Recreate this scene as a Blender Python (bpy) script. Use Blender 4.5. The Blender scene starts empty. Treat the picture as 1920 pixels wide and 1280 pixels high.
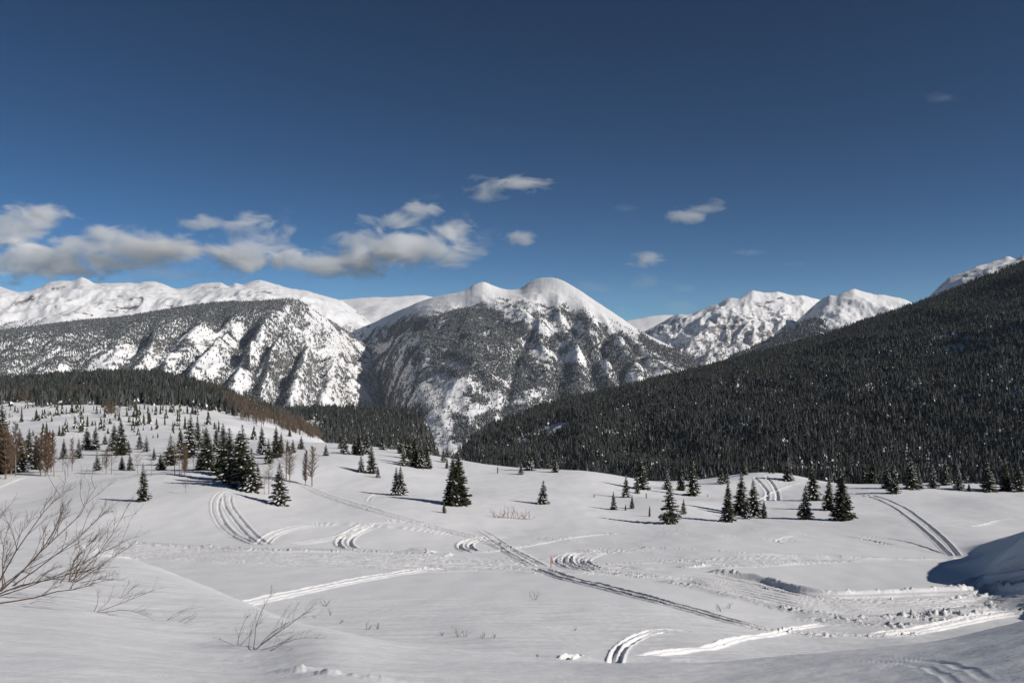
import bpy, math, random
import numpy as np
from mathutils import Vector, Matrix

random.seed(7)
rng = np.random.default_rng(7)
R = math.radians
SC = bpy.context.scene
COL = SC.collection

# ------------------------------------------------------------------ camera
F = 1557.0                      # focal length in pixels of the 1920 px wide photograph
HV = 640.0
cam_d = bpy.data.cameras.new("camera")
cam_d.sensor_width = 36.0
cam_d.lens = F / 1920 * 36
cam_d.clip_start = 0.1
cam_d.clip_end = 200000
cam = bpy.data.objects.new("camera", cam_d)
COL.objects.link(cam)
cam.rotation_euler = (R(90), 0, 0)
SC.camera = cam

# ------------------------------------------------------------------ sky and sun
SUN_EL, SUN_BACK = 31.0, 26.0
to_sun = Vector((math.cos(R(SUN_EL)) * math.cos(R(SUN_BACK)), -math.cos(R(SUN_EL)) * math.sin(R(SUN_BACK)), math.sin(R(SUN_EL))))
world = bpy.data.worlds.new("World")
SC.world = world
world.use_nodes = True
wn = world.node_tree.nodes
wl = world.node_tree.links
wn.clear()
sky = wn.new("ShaderNodeTexSky")
sky.sky_type = 'NISHITA'
sky.sun_disc = False
sky.sun_elevation = R(SUN_EL)
sky.sun_rotation = R(90 + SUN_BACK)
sky.altitude = 3300
sky.air_density = 0.6
sky.dust_density = 0.0
sky.ozone_density = 6.0
bg = wn.new("ShaderNodeBackground")
bg.inputs[1].default_value = 0.051
wo = wn.new("ShaderNodeOutputWorld")
gam = wn.new("ShaderNodeGamma"); gam.inputs[1].default_value = 1.38
tint = wn.new("ShaderNodeMix"); tint.data_type = 'RGBA'; tint.blend_type = 'MULTIPLY'; tint.inputs[0].default_value = 1.0
tint.inputs[7].default_value = (0.66, 0.83, 0.63, 1)
wl.new(sky.outputs[0], gam.inputs[0]); wl.new(gam.outputs[0], tint.inputs[6]); wl.new(tint.outputs[2], bg.inputs[0])
wl.new(bg.outputs[0], wo.inputs[0])

sun_d = bpy.data.lights.new("sun", 'SUN')
sun_d.energy = 4.35
sun_d.angle = R(0.5)
sun_d.color = (1.0, 0.94, 0.875)
sun = bpy.data.objects.new("sun", sun_d)
COL.objects.link(sun)
sun.rotation_euler = to_sun.to_track_quat('Z', 'Y').to_euler()

SC.view_settings.view_transform = 'Standard'
SC.view_settings.look = 'None'
SC.view_settings.exposure = 0.0
SC.view_settings.gamma = 1
SC.view_settings.use_curve_mapping = False
SC.cycles.volume_bounces = 10
SC.cycles.max_bounces = 12
SC.cycles.diffuse_bounces = 3

# ------------------------------------------------------------------ noise
def _hash(ix, iy, seed):
    h = (ix.astype(np.int64) * 374761393 + iy.astype(np.int64) * 668265263 + seed * 1442695041) & 0xffffffff
    h = ((h ^ (h >> 13)) * 1274126177) & 0xffffffff
    h = (h ^ (h >> 16)) & 0xffffffff
    return h
def noise(x, y, seed=0):
    ix = np.floor(x); iy = np.floor(y)
    fx = x - ix; fy = y - iy
    sx = fx * fx * fx * (fx * (fx * 6 - 15) + 10); sy = fy * fy * fy * (fy * (fy * 6 - 15) + 10)
    def g(dx, dy):
        a = _hash(ix + dx, iy + dy, seed) * (2 * math.pi / 4294967296.0)
        return np.cos(a) * (fx - dx) + np.sin(a) * (fy - dy)
    n = (g(0, 0) * (1 - sx) + g(1, 0) * sx) * (1 - sy) + (g(0, 1) * (1 - sx) + g(1, 1) * sx) * sy
    return n * 1.5
def fbm(x, y, octv=5, seed=0, gain=0.5, ridged=False):
    t = np.zeros_like(x); a = 1.0; s = 0
    for o in range(octv):
        n = noise(x * 2 ** o + 17.3 * o, y * 2 ** o - 9.1 * o, seed + o)
        if ridged: n = 1 - 2 * np.abs(n)
        t = t + a * n; s += a; a *= gain
    return t / s
def sstep(a, b, x):
    t = np.clip((x - a) / (b - a), 0, 1)
    return t * t * (3 - 2 * t)

# ------------------------------------------------------------------ ground surface
def pchip(xk, yk, x):
    xk = np.asarray(xk, float); yk = np.asarray(yk, float)
    h = np.diff(xk); d = np.diff(yk) / h
    m = np.zeros_like(yk)
    for i in range(1, len(xk) - 1):
        if d[i - 1] * d[i] > 0:
            w1 = 2 * h[i] + h[i - 1]; w2 = h[i] + 2 * h[i - 1]
            m[i] = (w1 + w2) / (w1 / d[i - 1] + w2 / d[i])
    m[0] = d[0]; m[-1] = d[-1]
    x = np.asarray(x, float)
    i = np.clip(np.searchsorted(xk, x) - 1, 0, len(xk) - 2)
    t = (x - xk[i]) / h[i]
    r = (2*t**3-3*t**2+1)*yk[i] + (t**3-2*t**2+t)*h[i]*m[i] + (-2*t**3+3*t**2)*yk[i+1] + (t**3-t**2)*h[i]*m[i+1]
    lo = x < xk[0]; hi = x > xk[-1]
    r = np.where(lo, yk[0] + m[0] * (x - xk[0]), r)
    return np.where(hi, yk[-1] + m[-1] * (x - xk[-1]), r)

# tables of slope heights: per bearing, (distance, drop seen as pixels below eye level line)
FIELD = {
 -600: [(3,2500),(8,1700),(18,1380),(35,1190),(50,1140),(65,1095),(80,1060),(100,1020),(125,975),(155,930),(190,892),(230,872),(290,845),(380,812),(520,775),(720,752),(950,735),(1250,704),(1600,735),(2200,760)],
 0:    [(3,2500),(8,1700),(18,1390),(35,1195),(50,1140),(65,1096),(80,1060),(100,1020),(125,977),(155,930),(190,890),(230,872),(290,845),(380,812),(520,778),(720,753),(950,738),(1250,718),(1600,745),(2200,770)],
 240:  [(3,2500),(8,1700),(18,1390),(35,1195),(50,1140),(65,1098),(80,1062),(100,1025),(125,975),(140,940),(175,893),(215,874),(290,840),(380,808),(520,780),(720,757),(950,737),(1250,700),(1600,735),(2200,770)],
 400:  [(3,2500),(8,1700),(18,1390),(35,1195),(50,1140),(65,1098),(80,1064),(100,1028),(120,985),(145,930),(175,893),(215,870),(290,838),(380,812),(520,785),(720,765),(950,750),(1250,728),(1600,770),(2200,800)],
 500:  [(3,2500),(8,1700),(18,1390),(35,1195),(50,1140),(65,1099),(80,1066),(100,1030),(120,990),(145,942),(180,895),(220,862),(290,832),(380,820),(520,812),(720,792),(950,770),(1250,765),(1600,800),(2200,840)],
 600:  [(3,2500),(8,1700),(18,1380),(35,1195),(50,1145),(65,1101),(80,1069),(100,1035),(120,998),(145,955),(180,905),(220,870),(270,838),(310,828),(380,832),(520,835),(720,830),(950,815),(1250,835),(1600,860),(2200,880)],
 720:  [(3,2500),(8,1700),(18,1370),(35,1195),(50,1147),(65,1104),(80,1072),(100,1038),(122,1000),(148,955),(185,905),(220,872),(265,848),(300,840),(350,846),(520,885),(900,940),(2200,950)],
 850:  [(3,2500),(8,1700),(18,1340),(35,1195),(50,1148),(65,1106),(80,1075),(102,1038),(125,1000),(150,956),(190,912),(230,878),(260,862),(285,856),(350,868),(520,920),(900,960),(2200,960)],
 960:  [(3,2500),(8,1600),(18,1300),(35,1195),(50,1150),(65,1108),(80,1078),(102,1040),(125,1005),(150,964),(190,915),(225,888),(250,877),(275,878),(350,905),(520,960),(900,980),(2200,980)],
 1120: [(3,2500),(8,1600),(18,1330),(28,1235),(40,1190),(55,1140),(70,1100),(90,1060),(105,1036),(125,1003),(150,968),(190,922),(225,893),(250,886),(270,890),(350,925),(520,970),(900,990),(2200,980)],
 1250: [(3,2500),(8,1600),(18,1340),(28,1245),(40,1195),(55,1148),(70,1105),(90,1062),(105,1036),(125,1004),(150,974),(190,936),(225,912),(250,903),(275,906),(350,940),(520,975),(900,990),(2200,980)],
 1340: [(3,2500),(8,1600),(18,1340),(28,1250),(40,1200),(55,1160),(70,1110),(90,1064),(105,1036),(125,1006),(148,976),(190,938),(225,914),(255,896),(275,897),(350,930),(520,975),(900,990),(2200,980)],
 1440: [(3,2500),(8,1600),(18,1340),(28,1250),(40,1210),(55,1172),(70,1118),(90,1066),(105,1037),(125,1006),(148,975),(190,940),(225,915),(258,885),(275,883),(350,915),(520,965),(900,980),(2200,970)],
 1560: [(3,2500),(8,1600),(18,1330),(28,1255),(40,1218),(55,1180),(70,1122),(90,1070),(105,1040),(125,1006),(150,975),(180,945),(210,920),(240,904),(260,905),(350,935),(520,965),(900,980),(2200,970)],
 1700: [(3,2500),(8,1600),(18,1330),(28,1255),(40,1218),(55,1180),(70,1122),(90,1070),(105,1040),(125,1004),(150,972),(180,942),(205,922),(235,909),(260,907),(350,930),(520,960),(900,980),(2200,960)],
 1920: [(3,2500),(8,1600),(18,1330),(28,1255),(40,1218),(55,1175),(70,1120),(90,1068),(105,1038),(125,1000),(150,965),(180,938),(205,925),(235,913),(260,908),(350,925),(520,950),(900,970),(2200,950)],
 2500: [(3,2500),(8,1600),(18,1330),(28,1255),(40,1218),(55,1175),(70,1120),(90,1068),(105,1038),(125,1000),(150,962),(180,935),(205,922),(235,910),(260,905),(350,915),(520,930),(900,950),(2200,940)],
}
BANK = {
 -600: [(3,1560),(5,1380),(8,1200),(10,1120),(14,1040),(18,1000),(22,968),(27,955),(32,962),(50,1060),(100,1300)],
 -150: [(3,1560),(5,1380),(8,1205),(10,1135),(14,1062),(18,1025),(22,998),(27,988),(32,994),(50,1080),(100,1300)],
 0:    [(3,1570),(5,1390),(8,1220),(10,1155),(14,1083),(18,1045),(22,1018),(27,1005),(32,1010),(50,1100),(100,1300)],
 130:  [(3,1590),(5,1410),(8,1245),(10,1185),(14,1110),(18,1067),(22,1038),(27,1020),(32,1026),(50,1120),(100,1300)],
 240:  [(3,1600),(5,1425),(8,1270),(10,1218),(14,1145),(18,1095),(22,1062),(27,1043),(32,1052),(50,1150),(100,1320)],
 400:  [(3,1620),(5,1460),(8,1310),(10,1265),(14,1208),(18,1158),(22,1122),(27,1101),(31,1106),(50,1220),(100,1350)],
 480:  [(3,1630),(5,1480),(8,1325),(10,1285),(14,1235),(18,1190),(22,1155),(27,1133),(31,1140),(50,1260),(100,1400)],
 600:  [(3,1640),(5,1490),(8,1345),(10,1305),(14,1258),(18,1222),(22,1195),(28,1176),(35,1190),(50,1280),(100,1450)],
 760:  [(3,1640),(5,1500),(8,1360),(10,1320),(14,1272),(18,1242),(22,1222),(28,1206),(35,1205),(50,1260),(100,1450)],
 960:  [(3,1640),(5,1500),(8,1370),(10,1330),(14,1285),(18,1256),(22,1240),(27,1228),(35,1230),(50,1300),(100,1450)],
 1100: [(3,1640),(5,1500),(8,1370),(10,1335),(14,1290),(18,1260),(22,1242),(26,1248),(35,1300),(50,1360),(100,1500)],
 1300: [(3,1640),(5,1500),(8,1370),(10,1335),(14,1288),(18,1260),(22,1242),(26,1248),(35,1300),(50,1360),(100,1500)],
 1500: [(3,1640),(5,1500),(8,1370),(10,1330),(14,1278),(18,1246),(22,1226),(26,1234),(35,1290),(50,1360),(100,1500)],
 1720: [(3,1620),(5,1480),(8,1345),(10,1300),(14,1250),(18,1220),(22,1205),(26,1214),(35,1270),(50,1340),(100,1500)],
 1920: [(3,1600),(5,1450),(8,1310),(10,1265),(14,1208),(18,1178),(22,1163),(26,1172),(35,1230),(50,1320),(100,1480)],
 2500: [(3,1560),(5,1380),(8,1200),(10,1130),(14,1070),(18,1040),(22,1030),(26,1040),(35,1090),(50,1200),(100,1400)],
}
TU = np.arange(-600, 2500 + 1, 8.0)
TL = np.arange(math.log(3), math.log(2200), 0.012)
def _gauss(a, s, axis):
    r = int(3 * s) + 1
    k = np.exp(-0.5 * (np.arange(-r, r + 1) / s) ** 2); k /= k.sum()
    ap = np.pad(a, [(r, r) if i == axis else (0, 0) for i in range(2)], mode='reflect', reflect_type='odd')
    out = np.zeros_like(a)
    n = a.shape[axis]
    for j, w in enumerate(k):
        out += w * np.take(ap, np.arange(j, j + n), axis=axis)
    return out
def make_table(tab, su, sl):
    us = sorted(tab)
    cols = np.array([pchip(np.log([p[0] for p in tab[u]]), [p[1] for p in tab[u]], TL) for u in us])
    full = np.array([pchip(us, cols[:, j], TU) for j in range(len(TL))]).T
    return _gauss(_gauss(full, su, 0), sl, 1)
for _u in BANK:
    _f = float(np.interp(_u, [-600, 0, 240, 480, 600], [2.7, 2.5, 2.0, 1.3, 1.0]))
    BANK[_u] = [(y * (1 + (_f - 1) * float(np.clip((y - 3.5) / 9, 0, 1))), v) for y, v in BANK[_u]]
T_FIELD = make_table(FIELD, 5.0, 4.0)
T_BANK = make_table(BANK, 4.0, 3.0)
def cubic2(tab, fu, fl):
    nu, nl = tab.shape
    iu = np.clip(np.floor(fu).astype(int), 1, nu - 3); il = np.clip(np.floor(fl).astype(int), 1, nl - 3)
    tu = np.clip(fu - iu, -1, 2); tl = np.clip(fl - il, -1, 2)
    def w(t):
        return ((-t**3 + 2*t**2 - t) / 2, (3*t**3 - 5*t**2 + 2) / 2, (-3*t**3 + 4*t**2 + t) / 2, (t**3 - t**2) / 2)
    wu = w(tu); wv = w(tl)
    out = 0
    for a in range(4):
        row = 0
        for b in range(4):
            row = row + wv[b] * tab[iu + a - 1, il + b - 1]
        out = out + wu[a] * row
    return out
def smin(a, b, k):
    h = np.clip(0.5 + 0.5 * (b - a) / k, 0, 1)
    return b * (1 - h) + a * h - k * h * (1 - h)
def ground(X, Y):
    """height of the snow at world X, Y (no ruts)"""
    X = np.asarray(X, float); Y = np.maximum(np.asarray(Y, float), 3.0)
    u = np.clip(960 + F * X / Y, -600, 2500); L = np.log(Y)
    fu = (u + 600) / 8.0; fl = (L - TL[0]) / 0.012
    zf = -(cubic2(T_FIELD, fu, fl) - HV) / F * Y
    zb = -(cubic2(T_BANK, fu, fl) - HV) / F * Y
    k = 0.12 + 0.004 * Y
    z = -smin(-zf, -zb, k)
    # roadside bank on the right, its unseen top raised to shade the road
    foot = 31.5 + (Y - 45) * 0.42
    wy = sstep(28, 42, Y) * (1 - sstep(82, 118, Y))
    s = (X - foot) + 2.2 * noise(X / 9, Y / 9, 91)
    z = z + wy * ((3.6 + 3.8 * sstep(60, 86, Y)) * sstep(-2.5, 13, s) + (.5 + .7 * sstep(60, 86, Y)) * sstep(0, 6, s) + 0.5 * sstep(-1, 6, s) * fbm(X / 5.0, Y / 5.0, 4, 93))
    # gentle swells
    a = sstep(60, 140, Y)
    z = z + a * (0.9 * noise(X / 38, Y / 46, 5) + 0.35 * noise(X / 15, Y / 21, 6)) * (1 - sstep(235, 270, Y) * 0.6)
    z = z + 0.05 * noise(X / 3.1, Y / 4.7, 8) * sstep(6, 20, Y)
    far = sstep(280, 420, Y)
    z = z + far * (4.0 * noise(X / 70, Y / 90, 15) + 1.5 * noise(X / 28, Y / 30, 16))
    # rounded knoll and hollow on the right of the field
    for (cu, cy, hh, ru, ry) in [(1255, 172, 1.5, 9, 14), (1440, 244, 1.6, 14, 12), (1350, 228, 1.0, 10, 10), (1640, 205, 0.9, 14, 14), (1770, 225, 1.1, 16, 12), (620, 215, 1.0, 12, 18)]:
        cx = (cu - 960) / F * cy
        z = z + hh * np.exp(-((X - cx) / ru) ** 2 - ((Y - cy) / ry) ** 2)
    return z
YS = np.exp(np.linspace(math.log(5), math.log(1700), 2600))
def hit(u, v, ymin=45.0, ymax=1700.0):
    """the point of the snow seen at a pixel of the photograph"""
    ys = YS[(YS >= ymin) & (YS <= ymax)]
    x = (u - 960) / F * ys
    vs = HV - F * ground(x, ys) / ys
    k = np.nonzero(vs <= v)[0]
    if len(k): i = max(int(k[0]), 0)
    else: i = int(np.argmin(vs))
    y = ys[i]
    if len(k) and i > 0:
        a, b = vs[i - 1], vs[i]
        if a > b: y = ys[i - 1] + (ys[i] - ys[i - 1]) * (a - v) / (a - b)
    X = (u - 960) / F * y
    return X, y, float(ground(X, y))

# ------------------------------------------------------------------ materials
def mat(name, rough=0.8):
    m = bpy.data.materials.new(name); m.use_nodes = True
    nt = m.node_tree; b = nt.nodes["Principled BSDF"]
    b.inputs["Roughness"].default_value = rough
    b.inputs["Specular IOR Level"].default_value = 0.2
    return m, nt, b
def N(nt, t, **kw):
    n = nt.nodes.new(t)
    for k, v in kw.items():
        if k in n.inputs.keys() if isinstance(k, str) else False: n.inputs[k].default_value = v
        else: setattr(n, k, v)
    return n
def noise_node(nt, scale, detail=4, rough=0.55, coord='Object', vec=None):
    n = nt.nodes.new("ShaderNodeTexNoise")
    n.inputs["Scale"].default_value = scale; n.inputs["Detail"].default_value = detail; n.inputs["Roughness"].default_value = rough
    if vec is None:
        tc = nt.nodes.new("ShaderNodeTexCoord"); vec = tc.outputs[coord]
    nt.links.new(vec, n.inputs["Vector"])
    return n
def ramp(nt, fac, stops):
    r = nt.nodes.new("ShaderNodeValToRGB")
    nt.links.new(fac, r.inputs[0])
    els = r.color_ramp.elements
    while len(els) < len(stops): els.new(0.5)
    for e, (p, c) in zip(els, stops):
        e.position = p; e.color = (c, c, c, 1) if isinstance(c, (int, float)) else (*c, 1)
    return r
def math_node(nt, op, a, b=None, clamp=False):
    n = nt.nodes.new("ShaderNodeMath"); n.operation = op; n.use_clamp = clamp
    for i, v in enumerate((a, b)):
        if v is None: continue
        if isinstance(v, (int, float)): n.inputs[i].default_value = v
        else: nt.links.new(v, n.inputs[i])
    return n.outputs[0]

def snow_material():
    m, nt, b = mat("snow", 0.55)
    n1 = noise_node(nt, 0.35, 5)
    c = ramp(nt, n1.outputs[0], [(0.3, (0.81, 0.815, 0.83)), (0.7, (0.86, 0.863, 0.872))])
    nt.links.new(c.outputs[0], b.inputs["Base Color"])
    at = nt.nodes.new("ShaderNodeAttribute"); at.attribute_name = "rough"
    fine = noise_node(nt, 5.0, 6, 0.65)
    wind_map = nt.nodes.new("ShaderNodeMapping"); tc = nt.nodes.new("ShaderNodeTexCoord")
    nt.links.new(tc.outputs["Object"], wind_map.inputs[0]); wind_map.inputs["Scale"].default_value = (0.5, 1.6, 1)
    wind_map.inputs["Rotation"].default_value = (0, 0, 0.3)
    wind = noise_node(nt, 1.3, 4, 0.6, vec=wind_map.outputs[0])
    chunk = noise_node(nt, 3.4, 6, 0.75)
    amp = math_node(nt, 'MULTIPLY', at.outputs["Fac"], 0.5)
    h1 = math_node(nt, 'MULTIPLY', chunk.outputs[0], amp)
    h2 = math_node(nt, 'MULTIPLY', fine.outputs[0], 0.02)
    h3 = math_node(nt, 'MULTIPLY', wind.outputs[0], 0.035)
    h = math_node(nt, 'ADD', math_node(nt, 'ADD', h1, h2), h3)
    bp = nt.nodes.new("ShaderNodeBump"); bp.inputs["Strength"].default_value = 1.0; bp.inputs["Distance"].default_value = 1.0
    nt.links.new(h, bp.inputs["Height"])
    nt.links.new(bp.outputs[0], b.inputs["Normal"])
    return m
M_SNOW = snow_material()

def mountain_material(name, rock_amount, scale, rock=(0.13, 0.115, 0.105), scrub=0.0, bump=8.0):
    """snow with bare rock where it is steep or wind blown, and dark scrub flecks"""
    m, nt, b = mat(name, 0.7)
    tc = nt.nodes.new("ShaderNodeTexCoord")
    geo = nt.nodes.new("ShaderNodeNewGeometry")
    sep = nt.nodes.new("ShaderNodeSeparateXYZ"); nt.links.new(geo.outputs["Normal"], sep.inputs[0])
    steep = math_node(nt, 'SUBTRACT', 1.0, sep.outputs[2])
    big = noise_node(nt, scale * 0.25, 5, 0.6)
    mp = nt.nodes.new("ShaderNodeMapping"); nt.links.new(tc.outputs["Object"], mp.inputs[0]); mp.inputs["Scale"].default_value = (1, 1, 3.0)
    fine = noise_node(nt, scale, 9, 0.72, vec=mp.outputs[0])
    a = math_node(nt, 'MULTIPLY', steep, 0.35)
    s = math_node(nt, 'ADD', math_node(nt, 'MULTIPLY', big.outputs[0], 0.45), math_node(nt, 'MULTIPLY', fine.outputs[0], 0.75))
    s = math_node(nt, 'ADD', s, a)
    t = 1.0 - rock_amount
    mask = ramp(nt, s, [(max(0, t - 0.015), 0.0), (min(1, t + 0.02), 1.0)])
    rc = noise_node(nt, scale * 3, 5)
    rcol = ramp(nt, rc.outputs[0], [(0.3, tuple(x * 0.6 for x in rock)), (0.7, tuple(x * 1.6 for x in rock))])
    mix = nt.nodes.new("ShaderNodeMix"); mix.data_type = 'RGBA'
    nt.links.new(mask.outputs[0], mix.inputs[0]); mix.inputs[6].default_value = (0.80, 0.802, 0.81, 1)
    nt.links.new(rcol.outputs[0], mix.inputs[7])
    out = mix.outputs[2]
    nt.links.new(out, b.inputs["Base Color"])
    bp = nt.nodes.new("ShaderNodeBump"); bp.inputs["Distance"].default_value = bump; bp.inputs["Strength"].default_value = 0.8
    nt.links.new(fine.outputs[0], bp.inputs["Height"]); nt.links.new(bp.outputs[0], b.inputs["Normal"])
    return m

def foliage_material(name, dark, light, obj_random=0.0, frost=0.0):
    m, nt, b = mat(name, 0.75)
    n = noise_node(nt, 6.0, 3)
    c = ramp(nt, n.outputs[0], [(0.3, dark), (0.72, light)])
    out = c.outputs[0]
    if frost:
        oi = nt.nodes.new("ShaderNodeObjectInfo")
        f = math_node(nt, 'MULTIPLY', math_node(nt, 'POWER', oi.outputs["Random"], 2.0), frost)
        mx = nt.nodes.new("ShaderNodeMix"); mx.data_type = 'RGBA'
        nt.links.new(f, mx.inputs[0]); nt.links.new(out, mx.inputs[6]); mx.inputs[7].default_value = (0.55, 0.57, 0.6, 1)
        out = mx.outputs[2]
    nt.links.new(out, b.inputs["Base Color"])
    return m
def plain(name, col, rough=0.8, sc=8.0, var=0.35):
    m, nt, b = mat(name, rough)
    n = noise_node(nt, sc, 4)
    c = ramp(nt, n.outputs[0], [(0.3, tuple(x * (1 - var) for x in col)), (0.7, tuple(min(1, x * (1 + var)) for x in col))])
    nt.links.new(c.outputs[0], b.inputs["Base Color"])
    return m
M_NEEDLE = foliage_material("spruce_needles", (0.022, 0.027, 0.018), (0.080, 0.078, 0.042))
M_NEEDLE_FAR = foliage_material("far_spruce_needles", (0.014, 0.018, 0.014), (0.036, 0.039, 0.030), frost=0.13)
M_NEEDLE_MTN = foliage_material("mountain_spruce_needles", (0.022, 0.027, 0.024), (0.05, 0.054, 0.048), frost=0.2)
M_SNOWCAP = plain("branch_snow", (0.78, 0.79, 0.82), 0.6, 4, 0.06)
M_BARK = plain("bark", (0.075, 0.058, 0.045))
M_ASPEN = plain("aspen_bark", (0.23, 0.185, 0.14))
M_ASPEN_TWIG = plain("aspen_twigs", (0.118, 0.079, 0.052))
M_GROVE = plain("grove_twigs", (0.11, 0.082, 0.06))
M_TWIG = plain("willow_bark", (0.12, 0.085, 0.055), 0.6, 20)
M_TWIG_RED = plain("red_willow_bark", (0.22, 0.12, 0.08), 0.6, 20)
M_STUMP = plain("weathered_wood", (0.10, 0.085, 0.07))
M_STAKE = plain("orange_stake", (0.62, 0.16, 0.07), 0.5, 3, 0.1)

# ------------------------------------------------------------------ mesh helpers
def mesh_np(name, verts, faces=None, mats=(), smooth=False, mi=None, parent=None, link=True):
    me = bpy.data.meshes.new(name)
    verts = np.asarray(verts, np.float32).reshape(-1, 3)
    me.vertices.add(len(verts)); me.vertices.foreach_set("co", verts.ravel())
    if faces is not None and len(faces):
        if isinstance(faces, np.ndarray):
            k = faces.shape[1]; nf = len(faces)
            me.loops.add(nf * k); me.loops.foreach_set("vertex_index", faces.astype(np.int32).ravel())
            me.polygons.add(nf); me.polygons.foreach_set("loop_start", np.arange(0, nf * k, k, dtype=np.int32))
            me.polygons.foreach_set("loop_total", np.full(nf, k, np.int32))
        else:
            tot = np.array([len(f) for f in faces], np.int32); flat = np.array([i for f in faces for i in f], np.int32)
            me.loops.add(len(flat)); me.loops.foreach_set("vertex_index", flat)
            me.polygons.add(len(faces)); me.polygons.foreach_set("loop_start", np.concatenate(([0], np.cumsum(tot)[:-1])).astype(np.int32))
            me.polygons.foreach_set("loop_total", tot)
        if smooth: me.polygons.foreach_set("use_smooth", np.ones(len(me.polygons), bool))
        if mi is not None: me.polygons.foreach_set("material_index", np.asarray(mi, np.int32))
    for m in mats: me.materials.append(m)
    me.update(calc_edges=True)
    if not link: return me
    o = bpy.data.objects.new(name, me); COL.objects.link(o)
    if parent: o.parent = parent
    return o
def grid_faces(nr, nc):
    i = np.arange(nr - 1)[:, None] * nc + np.arange(nc - 1)[None, :]
    i = i.ravel()
    return np.stack([i, i + 1, i + 1 + nc, i + nc], 1)
class MB:
    def __init__(s): s.v = []; s.f = []; s.m = []
    def tube(s, pts, radii, n=4, mi=0):
        base = len(s.v); P = [Vector(p) for p in pts]
        for i, p in enumerate(P):
            d = (P[min(i + 1, len(P) - 1)] - P[max(i - 1, 0)])
            if d.length < 1e-9: d = Vector((0, 0, 1))
            d.normalize()
            a = d.cross(Vector((0, 0, 1)) if abs(d.z) < 0.9 else Vector((1, 0, 0))).normalized(); b = d.cross(a)
            for k in range(n):
                t = 2 * math.pi * k / n
                s.v.append(p + (a * math.cos(t) + b * math.sin(t)) * radii[i])
        for i in range(len(P) - 1):
            for k in range(n):
                s.f.append((base + i * n + k, base + i * n + (k + 1) % n, base + (i + 1) * n + (k + 1) % n, base + (i + 1) * n + k)); s.m.append(mi)
        s.f.append(tuple(base + (len(P) - 1) * n + k for k in range(n))); s.m.append(mi)
    def face(s, pts, mi=0):
        b = len(s.v); s.v += [Vector(p) for p in pts]; s.f.append(tuple(range(b, b + len(pts)))); s.m.append(mi)
    def mesh(s, name, mats, smooth=False, parent=None, link=True):
        return mesh_np(name, [tuple(v) for v in s.v], s.f, mats, smooth, s.m, parent, link)
def tag(o, label=None, cat=None, group=None, kind=None):
    if label: o['label'] = label
    if cat: o['category'] = cat
    if group: o['group'] = group
    if kind: o['kind'] = kind
    return o

# ------------------------------------------------------------------ the snow field, with ruts pressed into it
def col_positions():
    a = np.linspace(-590, -70, 45)[:-1]; b = np.linspace(-70, 1990, 950); c = np.linspace(1990, 2490, 45)[1:]
    return np.concatenate([a, b, c])
def row_positions():
    def lg(a, b, n): return np.linspace(math.log(a), math.log(b), n)
    return np.concatenate([lg(3, 9, 26)[:-1], lg(9, 24, 80)[:-1], lg(24, 48, 170)[:-1], lg(48, 265, 540)[:-1], lg(265, 1400, 170)[:-1], lg(1400, 2150, 12)])
CU = col_positions(); RL = row_positions()
GY = np.exp(RL)[:, None] * np.ones(len(CU))[None, :]
GX = (CU[None, :] - 960) / F * GY
GZ = ground(GX, GY)
ROUGH = np.zeros_like(GZ); DZ = np.zeros_like(GZ)

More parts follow.
